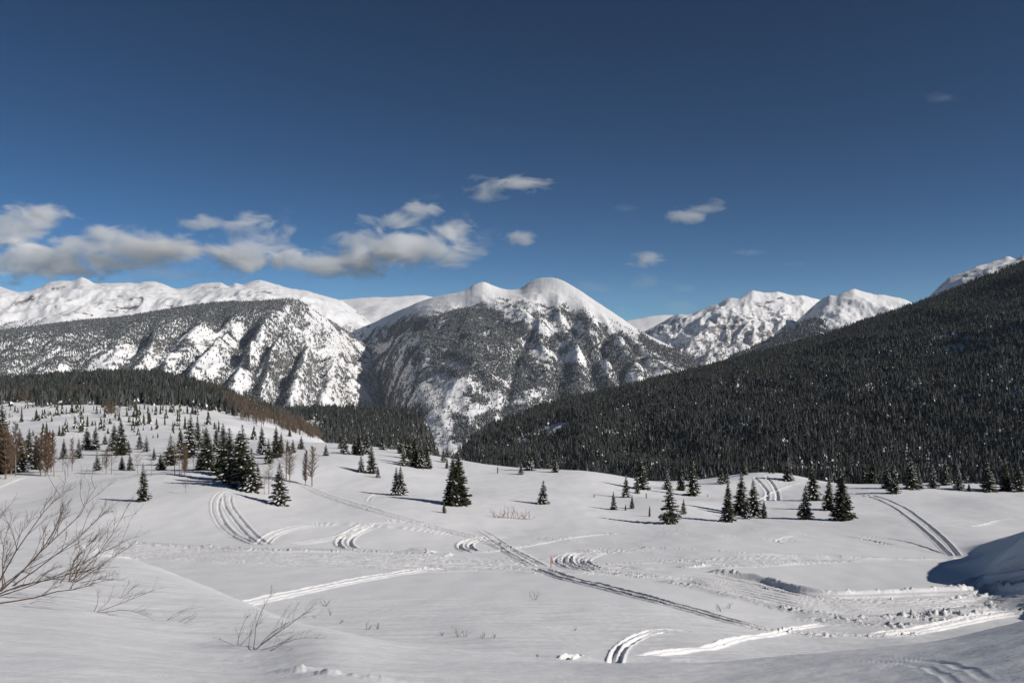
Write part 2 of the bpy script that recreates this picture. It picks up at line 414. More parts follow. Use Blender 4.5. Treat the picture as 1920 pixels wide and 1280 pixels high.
def spline_px(pts, step_px=6):
    P = np.array(pts, float)
    if len(P) < 3: t = np.linspace(0, 1, 30)[:, None]; return P[0] * (1 - t) + P[-1] * t
    out = []
    Q = np.vstack([2 * P[0] - P[1], P, 2 * P[-1] - P[-2]])
    for i in range(len(P) - 1):
        n = max(2, int(np.hypot(*(P[i + 1] - P[i])) / step_px))
        for t in np.linspace(0, 1, n, endpoint=False):
            a, b, c, d = Q[i], Q[i + 1], Q[i + 2], Q[i + 3]
            out.append(0.5 * ((2 * b) + (c - a) * t + (2 * a - 5 * b + 4 * c - d) * t * t + (3 * b - a - 3 * c + d) * t ** 3))
    out.append(P[-1])
    return np.array(out)
def rut(pts, w=0.4, depth=0.16, rim=0.06, rough=0.15, berm=0.0, bw=0.8, ymin=45.0, offs=(0,), fade=0.12, chunk=0.0):
    """press a rut (or raise a berm) along a line seen in the photograph; w, depth, offs in metres"""
    global DZ, ROUGH
    w, depth, rim, rough = w * 0.56, depth * 0.72, rim * 0.85, rough * 1.1
    berm, chunk, bw = berm * 0.6, chunk * 0.6, bw * 0.8
    px = spline_px(pts)
    W = np.array([hit(u, v, ymin)[:2] for u, v in px])
    for _ in range(2): W[1:-1] = (W[:-2] + 2 * W[1:-1] + W[2:]) / 4
    tan = np.gradient(W, axis=0); tan /= np.maximum(np.linalg.norm(tan, axis=1, keepdims=True), 1e-6)
    nor = np.stack([-tan[:, 1], tan[:, 0]], 1)
    for off in offs:
        L0 = W + nor * off
        reach = max(w * 2.6, bw * 2.2 if berm or chunk else 0) + 0.2
        n = len(L0)
        arc = np.concatenate([[0], np.cumsum(np.linalg.norm(np.diff(L0, axis=0), axis=1))]); tot = arc[-1]
        best = {}
        for i0 in range(0, n - 1, 6):
            seg = L0[i0:i0 + 7]
            if len(seg) < 2: continue
            y0, y1 = seg[:, 1].min() - reach, seg[:, 1].max() + reach
            r0 = max(np.searchsorted(RL, math.log(max(y0, 3.01))) - 1, 0); r1 = min(np.searchsorted(RL, math.log(max(y1, 3.1))) + 1, len(RL))
            us = []
            for (xx) in (seg[:, 0].min() - reach, seg[:, 0].max() + reach):
                for yy in (max(y0, 3), y1): us.append(960 + F * xx / yy)
            c0 = max(np.searchsorted(CU, min(us)) - 1, 0); c1 = min(np.searchsorted(CU, max(us)) + 1, len(CU))
            if r1 <= r0 or c1 <= c0: continue
            X = GX[r0:r1, c0:c1]; Y = GY[r0:r1, c0:c1]
            dm = np.full(X.shape, 1e9); am = np.zeros(X.shape)
            for j in range(len(seg) - 1):
                a = seg[j]; b = seg[j + 1]; d = b - a; ll = d @ d + 1e-9
                t = np.clip(((X - a[0]) * d[0] + (Y - a[1]) * d[1]) / ll, 0, 1)
                dd = np.hypot(X - a[0] - t * d[0], Y - a[1] - t * d[1])
                m = dd < dm; dm = np.where(m, dd, dm); am = np.where(m, arc[i0 + j] + t * math.sqrt(ll), am)
            key = (r0, r1, c0, c1)
            best.setdefault('l', []).append((key, dm, am))
        # merge chunks by minimum distance
        if 'l' not in best: continue
        r0 = min(k[0] for k, _, _ in best['l']); r1 = max(k[1] for k, _, _ in best['l']); c0 = min(k[2] for k, _, _ in best['l']); c1 = max(k[3] for k, _, _ in best['l'])
        D = np.full((r1 - r0, c1 - c0), 1e9); A = np.zeros_like(D)
        for (a0, a1, b0, b1), dm, am in best['l']:
            sl = (slice(a0 - r0, a1 - r0), slice(b0 - c0, b1 - c0))
            m = dm < D[sl]; D[sl] = np.where(m, dm, D[sl]); A[sl] = np.where(m, am, A[sl])
        near = D < reach
        ii, jj = np.nonzero(near)
        d = D[ii, jj]; ar = A[ii, jj]; gx = GX[ii + r0, jj + c0]; gy = GY[ii + r0, jj + c0]
        e = sstep(0, max(fade * tot, 0.1), ar) * (1 - sstep(tot * (1 - fade), tot, ar)) if fade else 1.0
        wob = 1 + 0.35 * noise(gx / 1.7, gy / 1.7, 33)
        nz = fbm(gx / 0.33, gy / 0.6, 3, 44)
        dz = e * (-depth * wob * np.exp(-(d / w) ** 4) + rim * wob * np.exp(-((d - 1.45 * w) / (0.45 * w)) ** 2))
        dz = dz + e * rough * 0.14 * min(1.0, w / .28) * nz * np.exp(-(d / (w * 1.6)) ** 2)
        rg = e * rough * np.exp(-(d / (w * 1.7)) ** 2)
        if berm or chunk:
            g = np.exp(-(d / bw) ** 2 * 1.2)
            dz = dz + e * g * (berm * (1 + 0.5 * noise(gx / 2.3, gy / 2.3, 55)) + chunk * np.maximum(nz, -0.15) * 2.6 * sstep(-.25, .45, fbm(gx / 1.6, gy / 2.6, 2, 77)))
            rg = np.maximum(rg, e * g * (chunk * 2.5))
        DZ[ii + r0, jj + c0] += dz
        ROUGH[ii + r0, jj + c0] = np.maximum(ROUGH[ii + r0, jj + c0], rg)

SLED = dict(w=0.34, depth=0.2, rim=0.1, rough=0.25)
# fan of ruts curling down from the spruce clump on the left
rut([(427,915),(405,926),(397,945),(400,965),(414,988),(438,1006),(468,1019),(492,1025)], **SLED, offs=(0,0.9))
rut([(424,921),(411,938),(413,962),(428,988),(452,1009),(486,1022)], **SLED)
rut([(420,925),(420,945),(433,966),(452,990),(472,1010),(494,1023)], w=0.4, depth=0.3, rim=0.12, rough=0.2, offs=(0,1.1))
# loops by the road
rut([(497,1021),(515,1004),(545,993),(590,985),(640,983),(690,986),(760,991),(830,1001),(870,1009)], w=0.45, depth=0.24, rim=0.16, rough=0.3, offs=(0,1.2))
rut([(520,1024),(580,1018),(640,1008),(665,998),(690,985),(730,978),(770,980),(830,990)], w=0.5, depth=0.26, rim=0.16, rough=0.35, offs=(0,1.3))
rut([(700,988),(672,999),(655,1012),(655,1022),(670,1029)], w=0.5, depth=0.3, rim=0.16, rough=0.3, offs=(0,-1.5))
rut([(945,1004),(905,1007),(868,1015),(858,1024),(872,1033),(900,1036)], w=0.5, depth=0.28, rim=0.18, rough=0.35, offs=(0,1.4))
# trampled trail from the bare aspens down to the road
rut([(545,904),(570,912),(600,926),(650,943),(700,958),(750,972),(800,986),(850,999),(900,1012),(940,1028),(975,1048),(1003,1064)], w=0.5, depth=0.12, rim=0.08, rough=0.7, chunk=0.16, bw=0.9, offs=(0,1.4), fade=0.04)
rut([(880,985),(905,1001),(930,1019),(960,1040)], w=.34, depth=.15, rim=.1, rough=.2, offs=(0,1.2), fade=.2)
rut([(760,995),(860,1014),(960,1026),(1040,1036)], w=0.3, depth=0.1, rim=0.05, rough=0.15, offs=(0,1.2,3.2))
rut([(940,1000),(1020,1010),(1080,1020),(1140,1028)], w=0.3, depth=0.14, rim=0.06, rough=0.2, offs=(0,1.3))
# long bright straight ruts
rut([(455,1136),(560,1113),(640,1096),(720,1081),(800,1069),(835,1065)], w=0.42, depth=0.26, rim=0.14, rough=0.2, offs=(0,1.0), fade=0.02)
rut([(870,1036),(930,1032),(980,1024),(1030,1015),(1080,1006),(1130,1001),(1200,1000)], w=0.5, depth=0.2, rim=0.2, rough=0.5, chunk=0.08, offs=(0,))
rut([(1003,1066),(1050,1083),(1120,1100),(1200,1121),(1300,1147),(1380,1169),(1450,1182),(1530,1190),(1640,1192),(1730,1184),(1800,1170),(1860,1158),(1960,1142)], w=0.40, depth=0.36, rim=0.16, rough=0.3, offs=(0,1.0), fade=0.02)
# road edges: rough berms and combed lines between
rut([(100,1008),(240,1017),(350,1023),(480,1030),(640,1031),(760,1036),(850,1040)], w=0.3, depth=0, rim=0, rough=0, berm=0.22, chunk=0.34, bw=1.5, offs=(0,-1.6), fade=0.01)
rut([(200,1038),(400,1050),(560,1062),(700,1066),(800,1071),(900,1068),(1000,1074),(1120,1079)], w=0.3, depth=0, rim=0, rough=0, berm=0.08, chunk=0.13, bw=1.1, offs=(0,), fade=0.05)
for k in range(5):
    rut([(120,1016 + k * 5),(300,1026 + k * 5.5),(500,1038 + k * 5),(700,1044 + k * 5),(900,1047 + k * 5),(1040,1053 + k * 4)], w=0.5, depth=0.13, rim=0.1, rough=0.3, offs=(0,1.1), fade=0.05)
rut([(770,1030),(790,1033),(815,1036)], w=0.4, depth=0, rim=0, rough=0, berm=0.5, chunk=0.35, bw=1.4, fade=0.2)
rut([(960,1010),(1060,1012),(1160,1022),(1240,1030)], w=0.3, depth=0.1, rim=0.06, rough=0.2, offs=(0,1.4,3))
# turning circle
arc0 = [(1230,1027),(1150,1028),(1085,1032),(1050,1040),(1040,1050),(1056,1061),(1100,1071),(1180,1080),(1260,1089)]
for k, s in enumerate((1.0, 0.955, 0.91, 0.85, 0.78)):
    cx, cy = 1330, 1061
    jr = random.Random(k)
    rut([(cx + (x - cx) * s + jr.uniform(-6, 6), cy + (y - cy) * (s * 0.7 + 0.3) + jr.uniform(-2.2, 2.2)) for x, y in arc0[jr.randint(0, 2):]], w=0.34, depth=0.12 + 0.03 * (k % 3), rim=0.12, rough=0.3, offs=(0, 0.8) if k % 2 else (0,))
rut([(1200,1026),(1300,1030),(1400,1037),(1500,1041),(1600,1045),(1700,1048),(1800,1047)], w=0.4, depth=0.0, rim=0, rough=0, berm=0.22, chunk=0.16, bw=1.2, offs=(0,), fade=0.02)
for k in range(4):
    rut([(1240,1040 + k * 6),(1320,1048 + k * 6),(1400,1050 + k * 3.5),(1500,1050 + k * 2),(1640,1050)], w=0.4, depth=0.12, rim=0.08, rough=0.3)
rut([(1275,1064),(1300,1062),(1330,1058)], w=0.4, depth=0.25, rim=0, rough=0.5, berm=0.35, chunk=0.3, bw=0.9, fade=0.15)
for k, pts in enumerate([[(600,1046),(800,1052),(950,1052),(1050,1046),(1150,1036),(1300,1034)], [(640,1056),(820,1062),(960,1066),(1120,1076),(1260,1084),(1400,1100)],
    [(880,1044),(1000,1046),(1120,1056),(1240,1072),(1340,1084)], [(700,1050),(860,1056),(1020,1060),(1160,1064),(1300,1066)], [(1180,1046),(1280,1052),(1400,1062),(1500,1056),(1620,1052)],
    [(1040,1062),(1160,1058),(1280,1052),(1420,1046),(1560,1046),(1700,1047)], [(500,1040),(640,1044),(780,1048),(900,1052),(980,1054)], [(1260,1070),(1330,1078),(1400,1092),(1470,1110),(1560,1124),(1700,1130),(1860,1122),(1960,1116)]]):
    rut(pts, w=0.36, depth=0.15, rim=0.13, rough=0.25, offs=(0, 1.0) if k % 2 else (0,), fade=0.2)
# berms of the lower road
rut([(1325,1071),(1370,1076),(1420,1084),(1460,1094),(1505,1107),(1560,1113),(1650,1111),(1750,1107),(1850,1103),(1980,1094)], w=0.5, depth=0, rim=0, rough=0, berm=0.6, chunk=0.32, bw=0.75, offs=(0,), fade=0.03)
rut([(1325,1074),(1370,1080),(1420,1089),(1460,1100),(1505,1113),(1560,1120),(1650,1118),(1750,1114),(1850,1110),(1980,1101)], w=1.0, depth=0.3, rim=0, rough=0.2, offs=(0,), fade=0.05)
rut([(1240,1088),(1300,1099),(1370,1117),(1440,1134),(1500,1147),(1600,1158),(1700,1157),(1800,1145),(1960,1128)], w=0.5, depth=0, rim=0, rough=0, berm=0.25, chunk=0.3, bw=1.2, offs=(0,), fade=0.03)
rut([(1480,1152),(1560,1164),(1640,1172),(1700,1172),(1780,1160),(1880,1146)], w=0.5, depth=0, rim=0, rough=0, berm=0.1, chunk=0.22, bw=2.0, offs=(0,1.8), fade=0.1)
for k in range(6):
    rut([(1260,1076 + k * 2),(1360,1090 + k * 4),(1440,1105 + k * 5),(1520,1120 + k * 5),(1640,1126 + k * 4.5),(1760,1124 + k * 4),(1860,1118 + k * 3),(1960,1112 + k * 3)], w=0.42, depth=0.15, rim=0.09, rough=0.25)
# drifting loops and pairs on the right
rut([(1570,1003),(1500,1003),(1467,1008),(1453,1014),(1478,1021)], w=0.35, depth=0.16, rim=0.1, rough=0.15)
for dy, x0 in ((0,1545),(4,1570),(8,1590),(12,1600)):
    rut([(x0,1001 + dy * .6),(x0 + 50,1006 + dy),(x0 + 90,1014 + dy),(x0 + 150,1024 + dy * .6)], w=0.28, depth=0.2, rim=0.05, rough=0.15, fade=0.3)
rut([(1600,1005),(1670,1010),(1720,1021),(1768,1038)], w=0.34, depth=0.26, rim=0.06, rough=0.1)
rut([(1600,1016),(1680,1026),(1740,1034)], w=0.3, depth=0.2, rim=0.05, rough=0.1)
rut([(1600,926),(1640,934),(1680,954),(1720,984),(1750,1010),(1782,1042)], w=0.42, depth=0.42, rim=0.1, rough=0.2, fade=0.01)
rut([(1600,924),(1650,932),(1700,954),(1740,984),(1775,1015),(1797,1042)], w=0.42, depth=0.42, rim=0.1, rough=0.2, fade=0.01)
rut([(1650,987),(1750,985),(1830,986),(1870,976),(1960,963)], w=0.5, depth=0.14, rim=0.1, rough=0.1)
rut([(1600,986),(1720,981),(1830,972),(1960,960)], w=0.4, depth=0.1, rim=0.06, rough=0.1)
rut([(1050,994),(1200,992),(1350,993),(1500,990)], w=0.35, depth=0.09, rim=0.06, rough=0.12, offs=(0,2.2))
rut([(1160,1003),(1300,1002),(1420,1010),(1540,1018)], w=0.3, depth=0.08, rim=0.05, rough=0.12, offs=(0,2.0))
rut([(1414,894),(1430,909),(1441,924),(1436,938)], w=0.7, depth=0.4, rim=0.15, rough=0.1, fade=0.02)
rut([(1435,892),(1451,909),(1458,924),(1457,938)], w=0.7, depth=0.4, rim=0.15, rough=0.1, fade=0.02)
rut([(1420,939),(1455,921),(1485,910),(1515,902)], w=0.7, depth=0.25, rim=0.2, rough=0.1)
# narrow tracks of skis and boots nearer by
rut([(1147,1243),(1152,1222),(1172,1202),(1203,1187),(1240,1180),(1300,1184)], w=0.19, depth=0.2, rim=0.07, rough=0.05, ymin=26, fade=0.02)
rut([(1158,1243),(1165,1222),(1185,1204),(1215,1191),(1250,1186)], w=0.19, depth=0.2, rim=0.07, rough=0.05, ymin=26, fade=0.02)
rut([(1190,1229),(1260,1223),(1330,1215),(1375,1200),(1450,1189),(1490,1178),(1548,1169)], w=0.32, depth=0.16, rim=0.14, rough=0.15, ymin=27, fade=0.05)
rut([(1060,1236),(1075,1229),(1090,1232)], w=0.25, depth=0.2, rim=0.1, rough=0.2, ymin=26)
rut([(1590,1236),(1690,1242),(1735,1250),(1770,1266),(1800,1290)], w=0.12, depth=0.016, rim=0.006, rough=0.0, ymin=6, offs=(0,0.35), fade=0.2)
rut([(690,940),(694,930),(715,924),(745,926)], w=0.45, depth=0.2, rim=0.12, rough=0.1)
rut([(850,932),(880,927),(950,922),(1010,923),(1060,926)], w=0.45, depth=0.2, rim=0.14, rough=0.1)
rut([(-40,930),(0,914),(22,904),(56,892)], w=0.5, depth=0.3, rim=0.15, rough=0.2)
rut([(1790,1104),(1835,1082),(1880,1066),(1960,1050)], w=0.9, depth=0.3, rim=0.15, rough=0.4)
rut([(1820,1120),(1870,1098),(1960,1075)], w=0.7, depth=0.1, rim=0.1, rough=0.5, chunk=0.2, bw=1.5)
rut([(1400,1174),(1450,1183),(1530,1191),(1640,1193),(1730,1186)], w=0.5, depth=0.2, rim=0.1, rough=0.6, chunk=0.3, bw=0.9, fade=.15)
rut([(60,765),(120,772),(160,790)], w=1.6, depth=0.8, rim=0.3, rough=0)
rut([(110,825),(170,812),(215,800),(250,790)], w=1.2, depth=0.5, rim=0.25, rough=0)
# disturbed snow at the bottom of the picture
def lumps(pts, w, h, ymin, seed, freq=2.2):
    global DZ, ROUGH
    for (u, v, a, ww) in pts:
        x, y, z = hit(u, v, ymin)
        q = np.exp(-((GX - x) / (w * ww * 1.6)) ** 2 - ((GY - y) / (w * ww)) ** 2)
        m = q > 0.01
        DZ[m] += (q * a * h * (0.6 + 1.1 * fbm(GX * freq, GY * freq, 3, seed)))[m]
lumps([(500,1250,.5,1),(540,1256,.8,1),(570,1256,1.4,1),(590,1262,-.9,.6),(600,1262,1.6,.8),(630,1266,1.2,1),(660,1270,-.6,.7),(690,1272,1,1),(730,1277,.7,1),(460,1240,.5,1),(410,1236,.4,1.2),(340,1228,.35,1.2)], 0.2, 0.09, 6, 71, 3.5)
lumps([(1075,1232,1,1),(1260,1240,1,1),(1290,1238,1,1.4),(1235,1238,-1,1)], 0.45, 0.07, 20, 72, 1.5)
# streaks blown over the near bank
near = GY < 60
DZ[near] += (0.035 * noise(GX / 2.6 + GY / 5, GY / 1.1 - GX / 6, 61) + 0.012 * noise(GX / .5 + GY / 2, GY / .35 - GX / 2, 62))[near] * sstep(5, 12, GY[near])
GZ2 = GZ + DZ
snow_field = mesh_np("snow_field", np.stack([GX, GY, GZ2], -1).reshape(-1, 3), grid_faces(len(RL), len(CU)), [M_SNOW], smooth=True)
at = snow_field.data.attributes.new("rough", 'FLOAT', 'POINT'); at.data.foreach_set("value", np.clip(ROUGH, 0, 1).astype(np.float32).ravel())
tag(snow_field, "rolling white snow field crossed by the ruts of snowmobiles", kind='structure')

# the bank the camera stands on and the ground behind it
ny, nx = 40, 80
yy = np.linspace(-60, 3.05, ny); xx = np.linspace(-60, 60, nx)
XX, YY = np.meshgrid(xx, yy)
edge = ground(np.clip(XX, -7.0, 7.0) * 1.0, np.full_like(XX, 3.05)) - 0.03
ZZ = edge + (3.05 - YY) * 0.02 + np.where(np.abs(XX) > 2, (np.abs(XX) - 2) * -0.02, 0) - 0.05
o = mesh_np("snow_bank", np.stack([XX, YY, ZZ], -1).reshape(-1, 3), grid_faces(ny, nx), [M_SNOW], smooth=True)
tag(o, kind='structure')

# ------------------------------------------------------------------ mountains
def lerp_pts(pts, u, k):
    a = np.array(pts, float)
    return pchip(a[:, 0], a[:, k], u)
class Sheet: pass
def carve_field(U, T, lines):
    """0..1 closeness to the nearest gully, and its signed side"""
    best = np.zeros_like(U); side = np.zeros_like(U)
    for i, (ut, ub, w, dep) in enumerate(lines):
        ug = ub + (ut - ub) * (T - .1) / .8 + 9 * np.sin(T * 9 + i * 2.1) + 4 * np.sin(T * 23 + i)
        q = np.exp(-((U - ug) / w) ** 2) * dep * sstep(1.02, .8, T)
        m = q > best
        side = np.where(m, (U - ug) / w, side); best = np.maximum(best, q)
    return best, side
def carve_depth(U, T, lines):
    b, sd = carve_field(U, T, lines)
    return -b
GUL_LEFT = [(120, 20, 26, 70), (215, 120, 24, 90), (300, 205, 24, 110), (365, 262, 22, 120), (425, 318, 24, 150), (492, 385, 26, 190), (545, 455, 20, 120), (560, 520, 24, 170), (610, 575, 20, 130), (655, 640, 18, 80)]
GUL_CEN = [(745, 690, 16, 70), (1015, 950, 11, 25), (1070, 1130, 20, 90), (1110, 1205, 18, 100), (1150, 1275, 18, 80), (1035, 1050, 20, 60)]
def mountain(name, crest, base, mtl, nu=320, nt=90, prof=1.0, amp=60, wl=700, aniso=2.2, ridge_w=1.0, fine=0.12, crest_amp=0.15, back=(0.35, 0.8), seed=3, shear=0.0, extra=None, smooth=True, csm=0.05, carve=None, csmooth=1.3, jag=1.6, hold=0.45):
    u0 = min(crest[0][0], base[0][0]); u1 = max(crest[-1][0], base[-1][0])
    u = np.linspace(u0, u1, nu)
    t = np.concatenate([np.linspace(0, 1, nt), 1 + np.linspace(0, 1, nt // 4 + 2)[1:]])
    a = np.array(crest, float); vc = np.interp(u, a[:, 0], a[:, 1])
    sg = max(1.2, csmooth * nu / (u1 - u0)); kq = int(3 * sg) + 1; kr = np.exp(-0.5 * (np.arange(-kq, kq + 1) / sg) ** 2); kr /= kr.sum()
    vc = np.convolve(np.pad(vc, kq, mode='reflect', reflect_type='odd'), kr, 'valid'); yc = pchip(a[:, 0], a[:, 2], u)
    vc = vc + jag * fbm(u / 17.0, u * 0 + seed, 4, seed + 7, .6)
    b = np.array(base, float); vb = pchip(b[:, 0], b[:, 1], u); yb = pchip(b[:, 0], b[:, 2], u)
    def sm(q, px):
        sg = max(1.0, px * nu / (u1 - u0)); kq = int(3 * sg) + 1; kr = np.exp(-0.5 * (np.arange(-kq, kq + 1) / sg) ** 2); kr /= kr.sum()
        return np.convolve(np.pad(q, kq, mode='reflect', reflect_type='odd'), kr, 'valid')
    yc = sm(yc, 38); yb = sm(yb, 14)
    S = Sheet(); S.u, S.t = u, t
    U, T = np.meshgrid(u, t)
    zc = -(vc - HV) / F * yc; zb = -(vb - HV) / F * yb
    tf = np.minimum(T, 1); tb = np.maximum(T - 1, 0)
    Y = yb + (yc - yb) * tf + (yc - yb) * back[0] * tb
    zs = np.interp(np.arange(nu), np.arange(nu), zc); kk = max(3, int(nu * csm)); kr = np.exp(-0.5 * (np.arange(-3 * kk, 3 * kk + 1) / kk) ** 2); kr /= kr.sum()
    zs = np.convolve(np.pad(zc, 3 * kk, mode='reflect', reflect_type='odd'), kr, 'valid')
    Z = zb + (zs - zb) * tf ** prof + (zc - zs) * tf ** 9
    X = (U - 960) / F * Y
    Xs = X + shear * Y
    rd = fbm(Xs / wl, Y / (wl * aniso), 5, seed, 0.5, ridged=True)
    rd = (rd - 0.15) * ridge_w + (1 - ridge_w) * fbm(Xs / wl, Y / (wl * aniso), 5, seed + 40)
    fn = fbm(X / (wl * 0.16), Y / (wl * 0.2), 5, seed + 20, 0.55)
    win = np.clip(np.sin(np.pi * np.clip(tf, 0, 1)) ** 0.6, 0, 1)
    win = np.maximum(win, crest_amp * (T > 0.5))
    D = amp * rd + amp * fine * fn
    if extra is not None: D = D + extra(U, T, X, Y)
    win0 = win * (1 - hold * sstep(0.70, 1.0, np.minimum(T, 1.0)))
    if carve is not None: D = D + carve_depth(U, T, carve)
    Z = Z + D * win0
    # keep the crest where the photograph has it
    Z = Z - np.maximum(zc - zb, 120.0) * back[1] * tb ** 1.2
    X = (U - 960) / F * Y
    S.X, S.Y, S.Z = X, Y, Z; S.rd = rd
    S.obj = mesh_np(name, np.stack([X, Y, Z], -1).reshape(-1, 3), grid_faces(len(t), nu), [mtl], smooth=smooth)
    tag(S.obj, kind='structure')
    S.nt = nt
    return S
def sheet_sample(S, u, t, arr):
    fu = (u - S.u[0]) / (S.u[1] - S.u[0]); ft = t * (S.nt - 1)
    iu = np.clip(fu.astype(int), 0, len(S.u) - 2); it = np.clip(ft.astype(int), 0, S.nt - 2)
    a = fu - iu; b = ft - it
    return (arr[it, iu] * (1 - a) + arr[it, iu + 1] * a) * (1 - b) + (arr[it + 1, iu] * (1 - a) + arr[it + 1, iu + 1] * a) * b

M_FAR = mountain_material("far_range_snow", 0.25, 0.0035, (0.16, 0.13, 0.12), bump=18)
M_MID = mountain_material("mountain_snow", 0.17, 0.011, (0.12, 0.11, 0.105), bump=7)
M_CRAG = mountain_material("craggy_snow", 0.235, 0.006, (0.17, 0.155, 0.155), bump=14)
M_FOREST_FLOOR = mountain_material("forest_floor_snow", 0.15, 0.02, (0.08, 0.07, 0.06), bump=3)

far_left = mountain("far_snow_range",
  [(-300,560,11400),(-100,545,11400),(-60,530,11400),(0,537,11400),(22,545,11400),(40,550,11400),(60,545,11400),(95,528,11400),(120,526,11400),(135,528,11400),(152,519,11400),(165,524,11400),(178,532,11400),(200,531,11400),(240,530,11400),(262,532,11400),(268,528,11400),(290,528,11400),(308,533,11400),(325,541,11400),(345,541,11400),(372,532,11400),(380,531,11400),(400,530,11400),(415,530,11400),(430,539,11400),(440,530,11400),(458,534,11400),(470,528,11400),(485,524,11400),(505,530,11400),(545,541,11400),(575,545,11400),(600,553,11400),(640,563,11400),(665,580,11400),(690,600,11400),(720,625,11400)],
  [(-300,650,8200),(0,648,8200),(300,640,8200),(480,640,8000),(600,650,7800),(720,700,7600)], M_FAR, nu=420, nt=110, prof=1.25, amp=190, wl=950, aniso=1.3, fine=0.13, crest_amp=0.05, seed=11)
back_range = mountain("distant_snow_ridge",
  [(560,575,14000),(640,562,14000),(670,559,14000),(700,557,14000),(740,557,14000),(770,554,14000),(795,553,14000),(830,562,14000),(900,580,14000),(1130,640,15000),(1170,602,15000),(1200,597,15000),(1225,592,15000),(1250,590,15000),(1275,592,15000),(1300,600,15000),(1400,620,15000)],
  [(560,625,11000),(700,622,11000),(900,640,11500),(1150,660,12000),(1400,660,12000)], M_FAR, nu=260, nt=50, prof=1.3, amp=90, wl=1500, aniso=1.2, crest_amp=0.03, seed=21)
right_back = mountain("craggy_peak",
  [(1120,650,10200),(1200,626,10100),(1235,608,10000),(1262,592,9800),(1272,588,9800),(1283,590,9800),(1298,588,9600),(1310,582,9600),(1335,572,9500),(1350,569,9500),(1358,562,9500),(1370,558,9400),(1385,560,9400),(1400,550,9400),(1410,544,9400),(1422,546,9400),(1436,549,9400),(1450,548,9400),(1458,546,9400),(1470,550,9500),(1490,555,9500),(1505,553,9500),(1520,558,9500),(1540,562,9600),(1570,575,9700),(1640,600,9800),(1750,640,9800)],
  [(1120,720,7800),(1250,730,7500),(1330,730,7300),(1500,720,7600),(1750,720,7800)], M_CRAG, nu=320, nt=110, prof=1.1, amp=230, wl=560, aniso=1.9, fine=0.16, crest_amp=0.02, seed=33, shear=-0.15)
right_front = mountain("snowy_spur",
  [(1410,655,9600),(1440,645,9400),(1470,622,9200),(1500,596,8900),(1520,578,8600),(1532,567,8300),(1545,558,8200),(1557,553,8100),(1568,556,8200),(1580,549,8300),(1592,544,8400),(1600,541,8400),(1612,545,8400),(1625,548,8400),(1640,552,8400),(1655,553,8400),(1680,557,8400),(1700,562,8300),(1715,572,8200),(1760,590,8000),(1850,620,8000)],
  [(1410,700,8400),(1470,710,7800),(1540,705,6200),(1640,690,6000),(1850,690,6200)], M_CRAG, nu=240, nt=90, prof=1.15, amp=130, wl=560, aniso=2.0, fine=0.15, crest_amp=0.02, seed=37)
dark_spur = mountain("shaded_ridge",
  [(1240,740,6600),(1320,695,6600),(1340,684,6500),(1380,665,6400),(1420,648,6400),(1460,628,6300),(1500,608,6200),(1530,596,6200),(1545,594,6200),(1560,640,6000),(1600,640,6000),(1660,592,5200),(1690,578,5100),(1712,570,5000),(1730,565,5000),(1800,560,5000)],
  [(1240,760,5600),(1350,740,5300),(1500,720,5000),(1600,710,4700),(1800,700,4300)], M_MID, nu=200, nt=60, prof=1.0, amp=40, wl=500, crest_amp=0.03, seed=41)
right_peak = mountain("right_snow_peak",
  [(1690,600,5200),(1725,572,5000),(1750,548,4900),(1765,534,4850),(1778,520,4800),(1790,516,4800),(1800,513,4800),(1815,508,4800),(1828,500,4800),(1838,497,4800),(1850,495,4900),(1862,490,5000),(1875,487,5000),(1888,480,5000),(1896,482,5000),(1905,487,5000),(1920,476,4900),(1960,462,4900),(2100,440,4900)],
  [(1690,640,3900),(1800,600,3700),(1900,560,3600),(2100,540,3600)], M_CRAG, nu=200, nt=70, prof=1.1, amp=60, wl=330, aniso=1.8, fine=0.2, crest_amp=0.03, seed=47)

